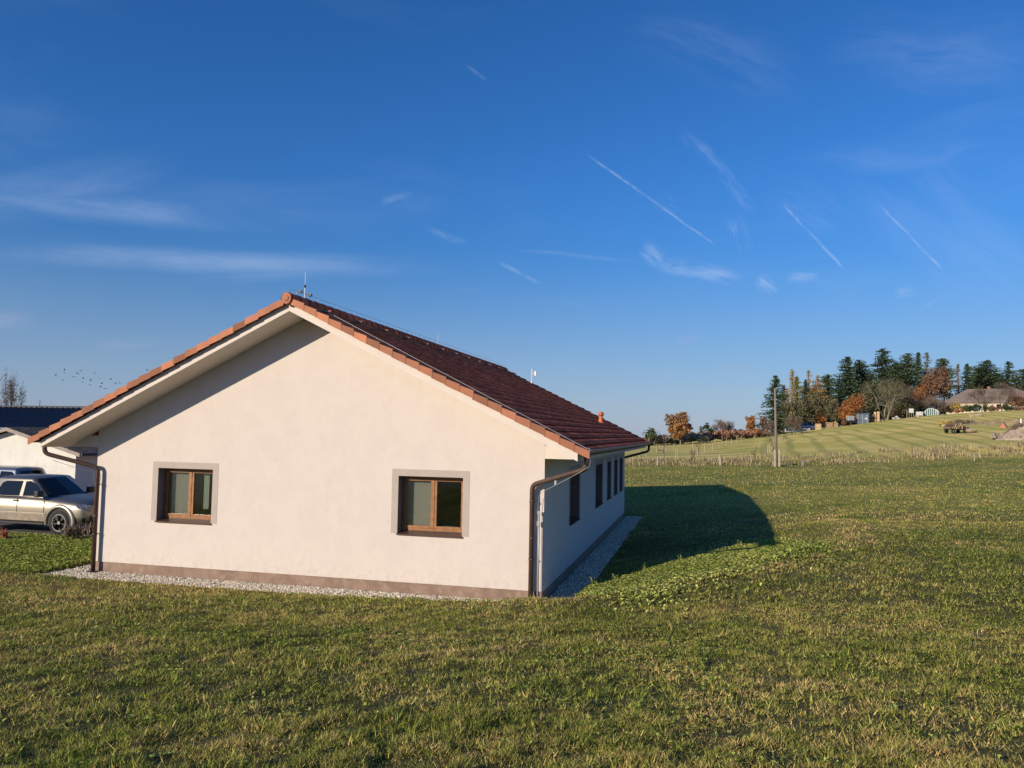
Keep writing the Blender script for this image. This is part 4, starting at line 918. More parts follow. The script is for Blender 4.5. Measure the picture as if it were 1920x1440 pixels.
TR=[ # kind, px, top, width px, D, material, label
('spruce',1454,704,40,183,SPR,'dark spruce standing alone at the left end of the wood, behind the utility pole'),
('larch',1486,692,26,214,LAR,'pale orange larch rising just right of the lone dark spruce'),
('spruce',1494,706,24,206,YGR,'yellow-green conifer in front of the first pale orange larch'),
('spruce',1511,712,26,212,SPR,'narrow dark spruce between the yellow-green conifer and the golden larches'),
('larch',1517,694,22,224,LAR,'thin pointed golden larch behind the narrow dark spruce'),
('larch',1534,703,28,210,LAR,'broad golden-brown larch with bare lower trunk left of the orange beech'),
('pine',1552,702,34,222,PIN,'soft green pine behind the broad golden-brown larch'),
('spruce',1591,668,54,224,SPR,'tall ragged dark spruce right behind the round orange beech'),
('pine',1613,674,34,232,SPR,'dark thin-topped pine leaning against the tall ragged spruce'),
('spruce',1656,652,66,222,SPR,'tallest dark spruce in the middle of the wood'),
('pine',1682,680,30,234,SPR,'dark pine filling the gap right of the tallest spruce'),
('pine',1704,662,38,226,PIN,'open-crowned pine with sky showing through, right of the tallest spruce'),
('spruce',1724,660,22,236,SPR,'slim spruce spire left of the russet beech'),
('larch',1740,660,26,232,GRY,'nearly bare grey-brown tree behind the top of the russet beech'),
('pine',1771,671,32,238,PIN,'dark pine showing behind the right shoulder of the russet beech'),
('larch',1798,682,14,230,BRN,'very thin bare larch standing in the gap before the farmhouse roof'),
('spruce',1815,682,26,232,SPR,'slim spruce above the left end of the farmhouse roof'),
('pine',1835,690,34,244,PIN,'green pine behind the left half of the farmhouse roof'),
('pine',1852,675,44,240,SPR,'tall spreading dark pine over the middle of the farmhouse roof'),
('spruce',1893,677,38,240,SPR,'broad dark spruce over the right half of the farmhouse roof'),
('pine',1924,692,40,236,PIN,'pine cut by the right edge of the photo'),
('spruce',1470,722,30,232,SPR,'dark low spruce filling the gap behind the first pale orange larch'),
('pine',1527,722,34,238,SPR,'dark low pine behind the two golden larches'),
('spruce',1545,730,34,236,SPR,'dark low spruce below the soft green pine'),
('spruce',1642,716,44,236,SPR,'dark low spruce left below the tallest spruce'),
('spruce',1672,722,44,230,SPR,'dark low spruce behind the pale forked trunks'),
('pine',1692,712,40,240,PIN,'low pine just right of the pale forked trunks'),
('spruce',1716,724,44,230,SPR,'dark low spruce behind the leafless tree left of the greenhouse'),
('spruce',1738,730,44,236,SPR,'dark low spruce behind the foot of the russet beech'),
('spruce',1782,736,30,236,SPR,'dark low spruce at the left end of the farmhouse roof'),
('pine',1872,700,44,244,SPR,'dark pine between the two tall trees over the farmhouse'),
('spruce',1910,708,34,246,SPR,'dark spruce between the broad one and the right edge'),
('spruce',1573,716,30,236,SPR,'half-hidden spruce between the soft green pine and the ragged spruce'),
('pine',1632,700,34,240,SPR,'dark understorey pine between the two tallest spruces')]
nm={'spruce':'spruce_tree','larch':'larch_tree','pine':'pine_tree'}
for kd,px,top,wp,D,m_,lb in TR:
    L_,h=put(px,top,D); e=empty(nm[kd],L_,lb,'tree',G1); conifer(e,h,W_(wp,D)*{'spruce':1.7,'pine':1.5,'larch':2.0}[kd],m_,kd,1.0,palebark if kd=='larch' else None)
def bl(px,top,wp,D,m_,lb,leafy=1.,bz=.2,tm=None,stems=1,group=None,name='broadleaf_tree',**k):
    L_,h=put(px,top,D); e=empty(name,L_,lb,'tree',group); broadleaf(e,h,W_(wp,D),m_,leafy,bz,tm,stems,**k); return e
bl(1599,737,72,196,ORA,'round bright orange beech above the parked tractor',1.5,.08,group=G1)
bl(1662,703,96,202,GRY,'large bare multi-stemmed tree with pale forked trunks',0,.2,palebark,4,G1,depth=4,thick=1.5,nt=8,twig=.6)
bl(1756,672,64,222,RUS,'tall russet beech rising above the small greenhouse',.8,.2,palebark,2,G1,depth=3,lobes=34)
bl(1728,716,34,212,ORA,'small orange tree at the left foot of the tall russet beech',1.1,.15,group=G1)
bl(1712,722,66,206,BRN,'dark leafless tree left of the small greenhouse',0,.2,None,3,G1)
bl(1748,738,70,208,BRN,'low dark thicket tree right behind the greenhouse',0,.1,None,4,G1)
bl(1562,742,40,200,GRY,'grey-green half-bare tree left of the round orange beech',.9,.1,group=G1)
for px_,top_,lb_ in ((1478,734,'grey-green half-bare tree between the lone spruce and the larches'),(1503,738,'grey-green half-bare tree at the foot of the narrow dark spruce'),(1524,732,'grey-green half-bare tree between the two golden larches'),(1548,736,'grey-green half-bare tree below the soft green pine'),(1628,728,'grey-green half-bare tree just right of the orange beech'),(1700,742,'grey-green half-bare tree behind the white board on legs')):
    bl(px_,top_,44,203,GRY,lb_,.7,.1,group=G1)
bl(1539,768,24,196,ORA,'small orange sapling tree above the pale stacked crates',1.,.1,group=G1)
bl(1792,752,26,200,YEL,'small yellow-leaved tree in front of the left end of the farmhouse',.9,.15)
bl(1846,722,70,200,BRN,'tall thin leafless tree in front of the farmhouse wall',0,.2,None,3)
bl(1884,716,62,204,BRN,'wide leafless tree in front of the right half of the farmhouse roof',0,.2,None,3)
bl(1910,738,40,202,RUS,'brown-leaved small tree near the right edge beside the farmhouse',.8,.15)
bl(1274,765,58,152,OAK,'big rounded russet oak standing alone over the hedge right of the house',1.5,.10)
bl(1408,775,28,172,ORA,'pointed orange tree at the right end of the hedge',1.3,.05)
bl(1433,778,24,176,RUS,'small rust-coloured tree between the pointed orange tree and the lone spruce',.9,.1)
bl(1442,786,36,160,BRN,'leafless fruit tree just left of the utility pole',0,.2,None,3)
bl(1486,778,34,168,BRN,'leafless fruit tree just right of the utility pole',0,.2,None,3)
bl(1358,786,44,165,BRN,'dark leafless spreading tree above the middle of the hedge',0,.2,None,3)
bl(1325,792,34,162,GRN,'dull green tree showing over the hedge right of the russet oak',1.,.1)
bl(1222,800,36,150,GRN,'dull green tree at the left end of the hedge beside the house eave',1.,.05)
bl(20,688,42,92,BRN,'tall leafless poplar behind the navy shed roof at the left edge',0,.0,bark,7,spread=.20,depth=3,nt=3,twig=.45)
HG='hedgerow thicket bushes'
HB1=fol('hedge_twigs',(.40,.29,.22),(.30,.22,.17),.1); HB2=fol('hedge_grey_twigs',(.36,.32,.21),(.28,.25,.18),.1); HB3=fol('hedge_rust_twigs',(.42,.22,.13),(.33,.18,.12),.1)
hb=[(1196,822,30,HB1),(1212,815,30,HB1),(1232,812,34,HB1),(1252,812,34,HB2),(1268,820,30,HB1),(1288,808,34,HB2),(1306,808,34,HB2),(1322,806,30,HB1),(1340,800,34,HB3),(1356,806,28,HB1),(1372,800,34,HB3),(1390,802,30,HB3),(1400,806,22,HB1),(1418,802,26,ORA),(1428,804,24,HB1)]
hn=['leftmost grey-brown bush of the hedge, touching the house eave','grey-brown bush second from the left in the hedge','brown twiggy bush third from the left in the hedge','grey-green bush left below the russet oak','low brown bush right under the russet oak','grey-green bush right below the russet oak','yellowish-grey hedge bush between the oak and the dull green tree','brown bush under the dull green tree of the hedge','rust-brown bush under the spreading leafless tree','short brown bush between two rust-brown hedge bushes','rust-brown bush left of the pointed orange tree','second rust-brown bush, touching the pointed orange tree','small dark brown bush at the foot of the pointed orange tree','orange bush right of the pointed orange tree','brown bush at the right end of the hedge']
for (px,top,wp,m_),lb in zip(hb,hn):
    D=150+(px-1196)*.085; L_,h=put(px,top,D); bush('hedge_bush',L_,max(1.5,h),W_(wp*1.9,D),m_,lb,group=HG,twiggy=False,dens=2.2,size=.32)
FG='garden bushes in front of the farmhouse'
for px,top,wp,m_,lb in ((1812,756,26,GRN,'dark green garden bush left of the blue-green conifer'),(1828,762,22,BLU,'pale blue-green garden bush beneath the farmhouse wall'),(1846,754,24,GRN,'dark green upright bush right of the blue-green one'),(1866,758,30,RUS,'red-brown garden hedge bush below the right farmhouse wall'),(1886,756,26,GRN,'olive bush between red-brown hedge bushes'),(1904,760,30,RUS,'red-brown hedge bush near the right edge of the photo'),(1924,762,26,ORA,'orange-brown bush cut by the right edge of the photo'),(1800,764,22,ORA,'low orange bush under the small yellow-leaved tree')):
    D=192; L_,h=put(px,top,D); bush('garden_bush',L_,max(1.,h),W_(wp,D),m_,lb,group=FG,dens=1.1,size=.28)
# understorey along the wood edge
UG='undergrowth bushes along the wood edge'
for px,top,wp,m_,lb in ((1474,790,24,BRN,'brown undergrowth bush left of the long white sheet'),(1500,780,30,GRN,'dark undergrowth bush behind the long white sheet'),(1524,784,28,BRN,'brown undergrowth bush behind the pale stacked crates'),(1550,780,28,GRY,'grey-green undergrowth bush left of the orange beech'),(1630,770,34,GRN,'dark undergrowth bush right of the orange beech'),(1684,764,40,BRN,'brown undergrowth bush right of the pale forked trunks'),(1712,768,34,GRN,'olive undergrowth bush left of the greenhouse'),(1776,752,34,BRN,'brown undergrowth bush right of the greenhouse')):
    D=208; L_,h=put(px,top,D); bush('undergrowth_bush',L_,max(1.,h),W_(wp*1.3,D),m_,lb,group=UG,twiggy=False,dens=1.,size=.4)

# ---------------------------------------------------------------- pole, posts, stakes
polew=mat('weathered_pole',(.24,.19,.145),.9,var=.25,vscale=4); conc=mat('concrete',(.40,.35,.26),.9,var=.15,vscale=5); stakew=mat('pale_stake',(.45,.38,.26),.85,var=.2,vscale=4)
x,y,z=gp(1459,875); D=(np.array([x,y,z])-CAM)@FW
ep=empty('utility_pole',(x,y,z),'tall brown wooden utility pole on pale concrete footings at the fence line','pole')
h=hgt(727,1457,D,z); mb=MB(); mb.tube([(-.16,.03,-.3),(-.2,.03,h*.5),(-.26,.03,h)],[.14,.12,.09],10); mb.build('pole_shaft',polew,ep,True)
for dx in (-.30,.10):
    mb=MB(); mb.box((dx-.10,-.1,-.3),(dx+.10,.1,1.62)); mb.build('concrete_footing',conc,ep,bevel=.02)
mb=MB(); mb.tube([(-.36,.03,h-1.15),(-.10,.03,h-1.1)],.05,6); mb.build('insulator',white_m,ep)
sg='orchard stakes and fence posts'
ST2=[(1221.5,833,840),(1231.5,832,848),(1236.5,833,841),(1248.5,832,845),(1263.5,832,841),(1267,841,863),(1270.5,840,862),(1276,825,834),(1299,828,839),(1308,838,853),(1321.5,832,848),(1336,832,844),(1348,830,840),(1354,822,829),(1340.5,824,831),(1187,852,866),(1199,846,858),(1211,851,858),(1354,820,828),(1362,822,833),(1372,822,833),(1381.5,818,830),(1390,817,826),(1414.5,815,822),(1453,825,838),(1462,818,829),(1467,815,828),(1470,816,829),(1448,829,845),(1443.5,832,846),(1439.5,836,850)]
words=['first','second','third','fourth','fifth','sixth','seventh','eighth','ninth','tenth']
sm_=None
order=sorted(range(len(ST2)),key=lambda i:ST2[i][0])
def ordw(k):
    t=['','first','second','third','fourth','fifth','sixth','seventh','eighth','ninth','tenth','eleventh','twelfth','thirteenth','fourteenth','fifteenth','sixteenth','seventeenth','eighteenth','nineteenth']
    return t[k]
def stake(name,px,yt,yb,wid,m_,label,group,lean=0.,dark=False):
    x,y,z=gp(px,yb+1); D=(np.array([x,y,z])-CAM)@FW; h=max(.6,(yb-yt+1)*D/F)
    mb=MB(); mb.tube([(0,0,-.1),(lean*h*.5,0,h*.5),(lean*h,0,h)],[wid,wid*.95,wid*.85],6)
    o=mb.build(name,m_,None); o.location=(x,y,z); return tag(o,label,'post',group)
nl=[i for i in order if ST2[i][0]<1330]; nr=[i for i in order if ST2[i][0]>=1330]
for k,i in enumerate(nl):
    px,a,c=ST2[i]; stake('orchard_stake',px,a,c,.045,stakew,'pale stake, %s from left in the orchard, left of the thick leaning post'%ordw(k+1),'pale stakes in the young orchard')
for k,i in enumerate(nr):
    px,a,c=ST2[i]; stake('orchard_stake',px,a,c,.045,stakew,'pale stake, %s from left in the orchard rows right of the thick leaning post'%ordw(k+1) if k<19 else 'pale stake beside the utility pole','pale stakes in the young orchard')
for px,yt,yb,w_,m_,lean,lb in ((1245.5,838,871,.05,polew,0,'tall dark thin post at the fence, nearest the house'),(1233,856,872,.09,conc,.03,'short thick pale post at the fence, beside the tall dark thin one'),(1351,853,871,.13,conc,-.06,'thick pale post leaning left at the fence line'),(1409,852,867,.07,stakew,-.08,'short pale leaning post between the thick one and the utility pole'),(1427,845,873,.06,polew,0,'dark upright post left of the utility pole'),(1437,837,857,.07,polew,-.05,'dark brown leaning post behind the upright one, left of the utility pole'),
    (1609,851,865,.07,conc,-.02,'short grey post in dry grass right of the utility pole'),(1710,834,855,.09,polew,-.02,'dark split post out in the mown field'),(1750,848,862,.06,conc,0,'grey fence post right of the dark split post'),(1827,850,864,.05,conc,0,'thin fence post standing in tall dry grass near the right edge'),(1914.5,785,800,.12,white_m,0,'white upright post at the right edge of the far field'),(1819.5,780,793,.06,stakew,0,'thin pale stake below the farmhouse garden'),(1768,779,795,.06,YEL,0,'yellowish stake right of the greenhouse'),(1506,864,873,.16,polew,.06,'dark stump at the fence just right of the utility pole'),(1178.5,857,870,.05,polew,0,'short dark post just past the corner of the house')):
    stake('fence_post',px,yt,yb,w_,m_,lb,'posts along the fence and field',lean)
e_=None
mb=MB()
for hz in (.45,.85,1.2):
    pts=[]
    for px in range(1180,2140,20):
        x,y,z=col(px,80.5); pts.append((x,y,z+hz+.03*math.sin(px*.05)))
    mb.tube(pts,.008,3,cap=False)
tag(mb.build('wire_fence',zinc_m,None),'thin wire fence strung through the tall dry grass','fence')
def sapling(px,yt,yb,lb):
    x,y,z=gp(px,yb+1); D=(np.array([x,y,z])-CAM)@FW; h=(yb-yt)*D/F; e=empty('young_fruit_tree',(x,y,z),lb,'tree','young fruit trees in the orchard')
    broadleaf(e,h,h*.45,BRN,0,.3,None,1,depth=2,nt=8,twig=.35)
for px,yt,yb,lb in ((1292,840,872,'leafless young fruit tree right at the dry grass, left of the thick leaning post'),(1243,815,850,'leafless young fruit tree by the tall dark thin post'),(1309,822,852,'leafless young fruit tree middle of the orchard'),(1448,818,846,'leafless young fruit tree close left of the utility pole'),(1467,806,828,'leafless young fruit tree close right of the utility pole'),(1418,836,858,'leafless young fruit tree left of the dark upright post')): sapling(px,yt,yb,lb)

# ---------------------------------------------------------------- things at the top of the field
def at(px,yb): x,y,z=gp(px,yb); return (x,y,z),(np.array([x,y,z])-CAM)@FW
def place(px,D): x,y,z=col(px,D); return (x,y,z)
RZ=-0.12
def boxthing(name,px,D,w,dp,h,m_,label,cat,rz=RZ,bev=.03,z0=0.,slats=None,group=None):
    e=empty(name,place(px,D),label,cat,group,rz); mb=MB(); mb.box((-w/2,-dp/2,-.2+z0),(w/2,dp/2,h+z0)); mb.build('panel',m_,e,bevel=bev)
    if slats:
        for k in range(slats[0]):
            zz=z0+h*(k+.5)/slats[0]; mb=MB(); mb.box((-w/2-.02,-dp/2-.03,zz-.04),(w/2+.02,-dp/2-.002,zz+.04)); mb.build('slat',slats[1],e)
    return e
straw=mat('fresh_sawn_wood',(.60,.42,.24),.85,var=.25,vscale=3); redw=mat('dark_red_wood',(.16,.05,.04),.8); sheet=mat('white_sheeting',(.50,.50,.50),.6,var=.08,vscale=2); blueb=mat('blue_plastic',(.10,.14,.19),.5,var=.3,vscale=2); stone=mat('pale_stone',(.42,.33,.24),.9,var=.3,vscale=2,bump=.5,bscale=8); soil=mat('bare_soil',(.22,.145,.10),.95,var=.3,vscale=1)
boxthing('wood_crate',1534,186,1.35,1.2,1.45,straw,'pale wooden crate standing alone left of the log stacks','crate',slats=(4,polew))
# stacked firewood
def logstack(name,px,D,w,h,label,n=None,dp=1.0,r=.11,rz=RZ,z0=0,m_=straw):
    e=empty(name,place(px,D),label,'firewood stack',None,rz); k=0; nx=int(w/(2*r)); nz=int(h/(1.8*r))
    for j in range(nz):
        for i in range(nx):
            if k>=96: break
            rr=r*(.75+.35*rng.random()); cx=-w/2+r+2*r*i+(r if j%2 else 0); mb=MB(); mb.tube([(cx,-dp/2-.05*rng.random(),z0+r+1.8*r*j),(cx,dp/2,z0+r+1.8*r*j)],rr,7); mb.build('log',[m_,straw,OAKB][k%3],e); k+=1
    return e
OAKB=mat('log_bark',(.20,.13,.09),.9,var=.3,vscale=5)
logstack('firewood_stack',1556,189,1.7,1.5,'square stack of split firewood left of the red boards')
boxthing('board_pile',1563.5,189,.7,1.,1.35,redw,'dark red upright boards beside the square firewood stack','boards')
e=empty('beam_pile',place(1568,188),'pale beams leaning together right of the dark red boards','beams',None,RZ)
for k in range(4): mb=MB(); mb.tube([(-.5+.25*k,-.2,0),(-.2+.2*k,.3,1.6-.2*k)],.08,4); mb.build('beam',straw,e)
bush('brush_heap',place(1583,190),1.9,2.4,RUS,'rounded heap of brown cut brushwood left of the small tractor','brush heap',twiggy=True,dens=3)
# tractor
e=empty('tractor',place(1597,191),'small tractor with a glazed cab and white roof facing the camera','tractor',None,R(-75)); 
mb=MB(); mb.box((-.4,-.45,.55),(1.4,.45,1.15)); mb.build('bonnet',blk,e,bevel=.06); mb=MB(); mb.box((-1.3,-.7,.6),(-.4,.7,1.1)); mb.build('chassis',blk,e,bevel=.05)
mb=MB(); mb.box((-1.3,-.66,1.1),(-.2,.66,2.1)); mb.build('cab_glass',mat('cab_glass',(.25,.32,.36),.1,spec=.8),e,bevel=.04); mb=MB(); mb.box((-1.4,-.75,2.1),(-.1,.75,2.25)); mb.build('cab_roof',sheet,e,bevel=.05)
for y_ in (-.66,.66):
    for x_ in (-.22,-1.28): mb=MB(); mb.tube([(x_,y_,1.1),(x_,y_,2.1)],.04,5); mb.build('cab_post',sheet,e)
for x_,r_,y_ in ((-.95,.62,.85),(1.0,.38,.75)):
    for s_ in (-1,1): wheel(e,x_,s_*y_,r_,s_,.3,r_*.5)
# blue barrels / cabin
e=empty('blue_cabin',place(1617,193),'blue-grey slatted cabin wall with a pale window right of the tractor','cabin',None,RZ)
mb=MB(); mb.box((-1.5,-.8,-.2),(1.5,1.2,2.5)); mb.build('wall',blueb,e,bevel=.03)
for k in range(9): mb=MB(); x_=-1.4+k*.35; mb.box((x_-.03,-.84,0),(x_+.03,-.802,2.45)); mb.build('batten',sheet if k%3==1 else blueb,e)
mb=MB(); mb.box((.55,-.86,1.0),(1.0,-.803,1.5)); mb.build('window',sheet,e)
mb=MB(); mb.add([(-1.7,-1.1,2.45),(1.7,-1.1,2.45),(1.7,1.4,2.75),(-1.7,1.4,2.75),(-1.7,-1.1,2.53),(1.7,-1.1,2.53),(1.7,1.4,2.83),(-1.7,1.4,2.83)],[(3,2,1,0),(4,5,6,7),(0,1,5,4),(2,3,7,6),(1,2,6,5),(3,0,4,7)]); mb.build('roof',blueb,e)
boxthing('open_shelter',1632,195,2.2,1.8,2.0,OAKB,'brown timber shelter with a pale rail right of the blue-grey cabin','shelter',slats=(2,straw))
for px,lb in ((1641,'left one of the two tall pale boards standing beside the timber shelter'),(1647,'right one of the two tall pale boards standing beside the timber shelter')):
    boxthing('upright_board',px,194,.55,.2,2.5,straw,lb,'board',bev=.02,group='tall pale boards')
def pile(name,px,D,w,h,m_,label,cat,n=7,kind=None,group=None,rz=0,dp=None,r=.25,sq=.7):
    e=empty(name,place(px,D),label,cat,group,rz)
    for k in range(n):
        a=rng.random()-.5; x_=a*w; hh=h*(1-abs(a)*1.3)*rng.random(); mb=MB(); rr=r*(.6+.7*rng.random()); ic=[(rr*math.cos(t)*math.cos(p)*(.8+.4*rng.random()),rr*math.sin(t)*math.cos(p)*(.8+.4*rng.random()),rr*sq*math.sin(p)) for p in (-.9,0,.9) for t in np.linspace(0,5.5,6)]
        f=[(i*6+j,i*6+(j+1)%6,(i+1)*6+(j+1)%6,(i+1)*6+j) for i in range(2) for j in range(6)]+[(5,4,3,2,1,0),(12,13,14,15,16,17)]
        y_=(rng.random()-.5)*(dp or w*.4); mb.add([(x_+p[0],y_+p[1],max(rr*.4,hh)+p[2]) for p in ic],f); mb.build('piece',m_,e)
    return e
pile('stone_pile',1653,193,2.2,.4,stone,'low line of white stones at the foot of the pale forked trunks','stones')
pile('stone_pile',1682,192,2.0,.6,sheet,'low pale tarpaulin-covered heap right of the pale forked trunks','heap',5,r=.45)
e=empty('hunting_stand',place(1705,180),'white board on slender pale legs standing alone in the field','stand',None,RZ)
mb=MB(); mb.box((-.05,-.05,1.35),(.95,.05,2.35)); mb.build('board',sheet,e,bevel=.02)
for x_ in (-.5,0,.45,.9):
    mb=MB(); mb.tube([(x_,0,-.1),(x_,0,1.4 if x_>-.1 else 2.0)],.045,5); mb.build('leg',stakew,e)
mb=MB(); mb.tube([(-.5,0,.15),(.9,0,.15)],.04,5); mb.build('rail',stakew,e)
boxthing('white_box',1724,196,1.5,1.,1.15,sheet,'white box left of the arched greenhouse','box',z0=.2)
pile('stone_pile',1727,192,3.2,.3,stone,'pale stones lying below the white box','stones',8)
# greenhouse
e=empty('arched_greenhouse',place(1746,196),'small arched greenhouse with glazed end wall at the wood edge','greenhouse',None,R(-20))
gl2=mat('greenhouse_film',(.34,.38,.42),.25,var=.15,vscale=1.5,spec=.6); gf=mat('greenhouse_frame',(.75,.77,.74),.5); gg=mat('greenhouse_pane',(.08,.13,.11),.1,spec=.8)
rr=1.75; A=[math.pi*i/12 for i in range(13)]; mb=MB(); V=[(math.cos(a)*rr,y_,math.sin(a)*rr*1.12) for y_ in (0,4.6) for a in A]; mb.add(V,[(i,i+1,14+i,13+i) for i in range(12)]+[tuple(range(13,26))]); mb.build('cover',gl2,e,True)
mb=MB(); mb.add([(math.cos(a)*rr*.97,-.005,math.sin(a)*rr*1.09) for a in A],[tuple(range(13))]); mb.build('end_wall',gg,e)
for y_ in (0,1.5,3.,4.6): mb=MB(); mb.tube([(math.cos(a)*(rr+.02),y_,math.sin(a)*(rr*1.12+.02)) for a in A],.05,5); mb.build('hoop',gf,e)
for x_ in (-1.2,-.75,-.3,.15,.6,1.05,1.4): mb=MB(); mb.box((x_-.04,-.06,0),(x_+.04,-.01,math.sqrt(max(0,1-(x_/rr)**2))*rr*1.1)); mb.build('glazing_bar',gf,e)
# white sheets
e=empty('white_tent',place(1437,178),'low white ridged sheet roof left of the utility pole','sheet roof',None,0)
mb=MB(); mb.add([(-2.3,0,.05),(2.1,0,.25),(2.1,2.5,.9),(1.2,2.5,1.5),(-.2,2.5,1.2),(-2.3,2.5,.3),(2.1,2.5,.0),(-2.3,2.5,.0)],[(0,1,2,3,4,5),(5,4,3,2,6,7),(1,6,2),(0,5,7),(0,7,6,1)]); mb.build('sheet',sheet,e)
mb=MB(); mb.box((-2.2,-.1,-.1),(-1.0,.0,.16)); mb.build('edge_board',polew,e)
e=empty('long_sheet_roof',place(1495,192),'long low white sheet-covered stack right of the utility pole','sheet stack',None,RZ*.6)
mb=MB(); mb.box((-3.2,-.8,-.2),(3.0,.8,.92)); mb.build('sheet',sheet,e,bevel=.12); mb=MB(); mb.box((-2.2,-.7,.93),(2.9,.9,1.15)); mb.build('cap',blk,e,bevel=.03)
wagon(blueg,(*place(1524,192)[:2],place(1524,192)[2]),R(-60),'pale blue-grey car parked beside the pale crate at the wood edge')
# log trailer
L_,D=at(1792,813)
e=empty('log_trailer',L_,'flat farm trailer heaped with cut logs standing out in the field','trailer',None,R(22))
mb=MB(); mb.box((-1.4,-.75,.55),(1.4,.75,.68)); mb.build('bed',blk,e,bevel=.02)
for x_ in (-.95,.95):
    for s_ in (-1,1): wheel(e,x_,s_*.72,.30,s_,.2,.16)
for x_ in (-1.38,1.38): mb=MB(); mb.box((x_-.03,-.75,.68),(x_+.03,.75,.98)); mb.build('side_board',OAKB,e)
LD=mat('dark_bark',(.07,.045,.035),.9); LE2=mat('reddish_log_end',(.42,.22,.13),.85); LE3=mat('pale_log_end',(.66,.50,.30),.85)
for j in range(4):
    for i in range(10-2*j+(j==0)):
        r_=.11+.05*rng.random(); x_=-1.25+i*.27+j*.24+rng.normal()*.05; z_=.80+j*.19+rng.normal()*.02; yf=-.70-.35*rng.random(); mb=MB(); mb.tube([(x_,yf,z_),(x_+rng.normal()*.05,.7,z_)],r_,8); rr=r_*(.55+.3*rng.random()); mb.add([(x_+math.cos(t)*rr,yf-.012,z_+math.sin(t)*rr) for t in np.linspace(0,5.5,8)],[tuple(range(8))],1); mb.build('log',[LD if (i+j)%3 else OAKB,(LE3,LE2,straw)[(i*2+j)%3]],e)
# stones, mound, rubble on the right
pile('field_stone',1825,*[at(1825,812)[1]],.9,.2,stone,'single flat pale stone lying right of the log trailer','stone',1,r=.9,sq=.35)
pile('field_stone',1775,*[at(1775,800)[1]],1.6,.2,stone,'pale stones above the log trailer beside the yellow shrub','stones',4,r=.4)
L_,D=at(1768,800); bush('yellow_shrub',L_,1.2,3.6,YEL,'low yellow-green shrub above left of the log trailer','shrub',dens=2.2)
L_,D=at(1806,795); bush('twig_heap',L_,1.0,5.5,BRN,'brown heap of twigs above the log trailer','brush heap',twiggy=True,dens=2.)
L_,D=at(1829,781); pile('stone_pile',1829,D,1.9,.3,stone,'white stones beside the dark hole below the garden','stones',3,r=.5)
L_,D=at(1882,803)
e=empty('wooden_hutch',L_,'small orange and white ridged wooden hutch on the slope','hutch',None,R(-35)); e.scale=(.55,.55,.6)
mb=MB(); mb.add([(-.9,-.7,0),(.9,-.7,0),(0,-.7,1.5),(-.9,.9,0),(.9,.9,0),(0,.9,1.5)],[(0,1,2),(5,4,3),(1,4,5,2)]); mb.build('gable',mat('orange_board',(.46,.20,.10),.8,var=.2,vscale=4),e)
mb=MB(); mb.box((-1.0,-.75,-.05),(-.85,.95,.1)); mb.add([(-.98,-.8,0),(0,-.8,1.55),(0,.95,1.55),(-.98,.95,0)],[(0,1,2,3),(3,2,1,0)]); mb.build('roof_panel',sheet,e)
mp=MB()
def heap(name,px0,px1,yb,h,m_,label,cat,kind=None,dp=5.):
    a,_=at(px0,yb); c,_=at(px1,yb); a=np.array(a);c=np.array(c); n=28; V=[];Fc=[]; u=(c-a)[:2]; Ln=np.linalg.norm(u); u/=Ln; v=np.array([-u[1],u[0]])
    for i in range(n+1):
        for j in range(9):
            t=i/n; w_=j/8; p=a[:2]+u*Ln*t+v*dp*w_; hh=h*math.sin(math.pi*t)**.7*math.sin(math.pi*w_)**.8*(.75+.5*rng.random()); V.append((p[0],p[1],tz1(p[0],p[1])-.1+hh))
    for i in range(n):
        for j in range(8): Fc.append((i*9+j,(i+1)*9+j,(i+1)*9+j+1,i*9+j+1))
    mb=MB(); mb.add(V,Fc); o=mb.build(name,m_,None,False); return tag(o,label,cat,None,kind)
heap('soil_mound',1868,1915,820,1.6,soil,'mound of dark soil behind the pale rubble at the right edge','mound')
heap('rubble_heap',1858,1990,826,1.5,stone,'long heap of pale stone rubble at the right edge of the field','rubble',dp=4)
pc=[gp(1858+rng.random()*100,820+rng.random()*6) for _ in range(150)]
V=[];n=0
for x,y,z in pc:
    r_=.12+.2*rng.random(); V.append(oc*r_*(.7+.6*rng.random((6,1)))+np.array([x,y,z+.3*rng.random()+.2]))
tag(npmesh('rubble_stones',np.vstack(V),(of[None]+np.arange(len(V))[:,None,None]*6).reshape(-1,3),stone,None,np.repeat(rng.random(len(V)),6)),'loose pale stones scattered over the rubble heap','stones',kind='stuff')
heap('soil_bank',1800,1990,797,.9,mat('rough_bank',(.30,.23,.12),.95,var=.35,vscale=1.,bump=.8,bscale=4),'long rough bank of turned earth below the farmhouse garden','earth bank',dp=3)
# farmhouse
D=214; L_=place(1870,D)
fh=empty('farmhouse',L_,'cream farmhouse with a broad grey-brown hipped roof behind bare trees','house',None,R(-16))
rm=mat('weathered_roof',(.22,.175,.15),.9,var=.2,vscale=1.,bump=.5,bscale=5); fw_=mat('cream_render',(.66,.58,.44),.9,var=.06)
sc=D/F; zb=hgt(772,1870,D,L_[2]); ze_=hgt(754,1870,D,L_[2]); zr_=hgt(727,1870,D,L_[2])
w2=13.2; d2=9.
mb=MB(); mb.box((-w2+.6,.6,-3),(w2-.6,d2-.6,ze_+.1)); mb.build('wall',fw_,fh)
mb=MB(); mb.add([(-w2,0,ze_),(w2,0,ze_),(w2,d2,ze_),(-w2,d2,ze_),(-w2+6.2,d2/2,zr_),(4.9,d2/2,zr_),(-w2,0,ze_-.15),(w2,0,ze_-.15),(w2,d2,ze_-.15),(-w2,d2,ze_-.15)],[(0,1,5,4),(1,2,5),(2,3,4,5),(3,0,4),(0,6,7,1),(3,9,6,0),(6,9,8,7)]); mb.build('roof',rm,fh)
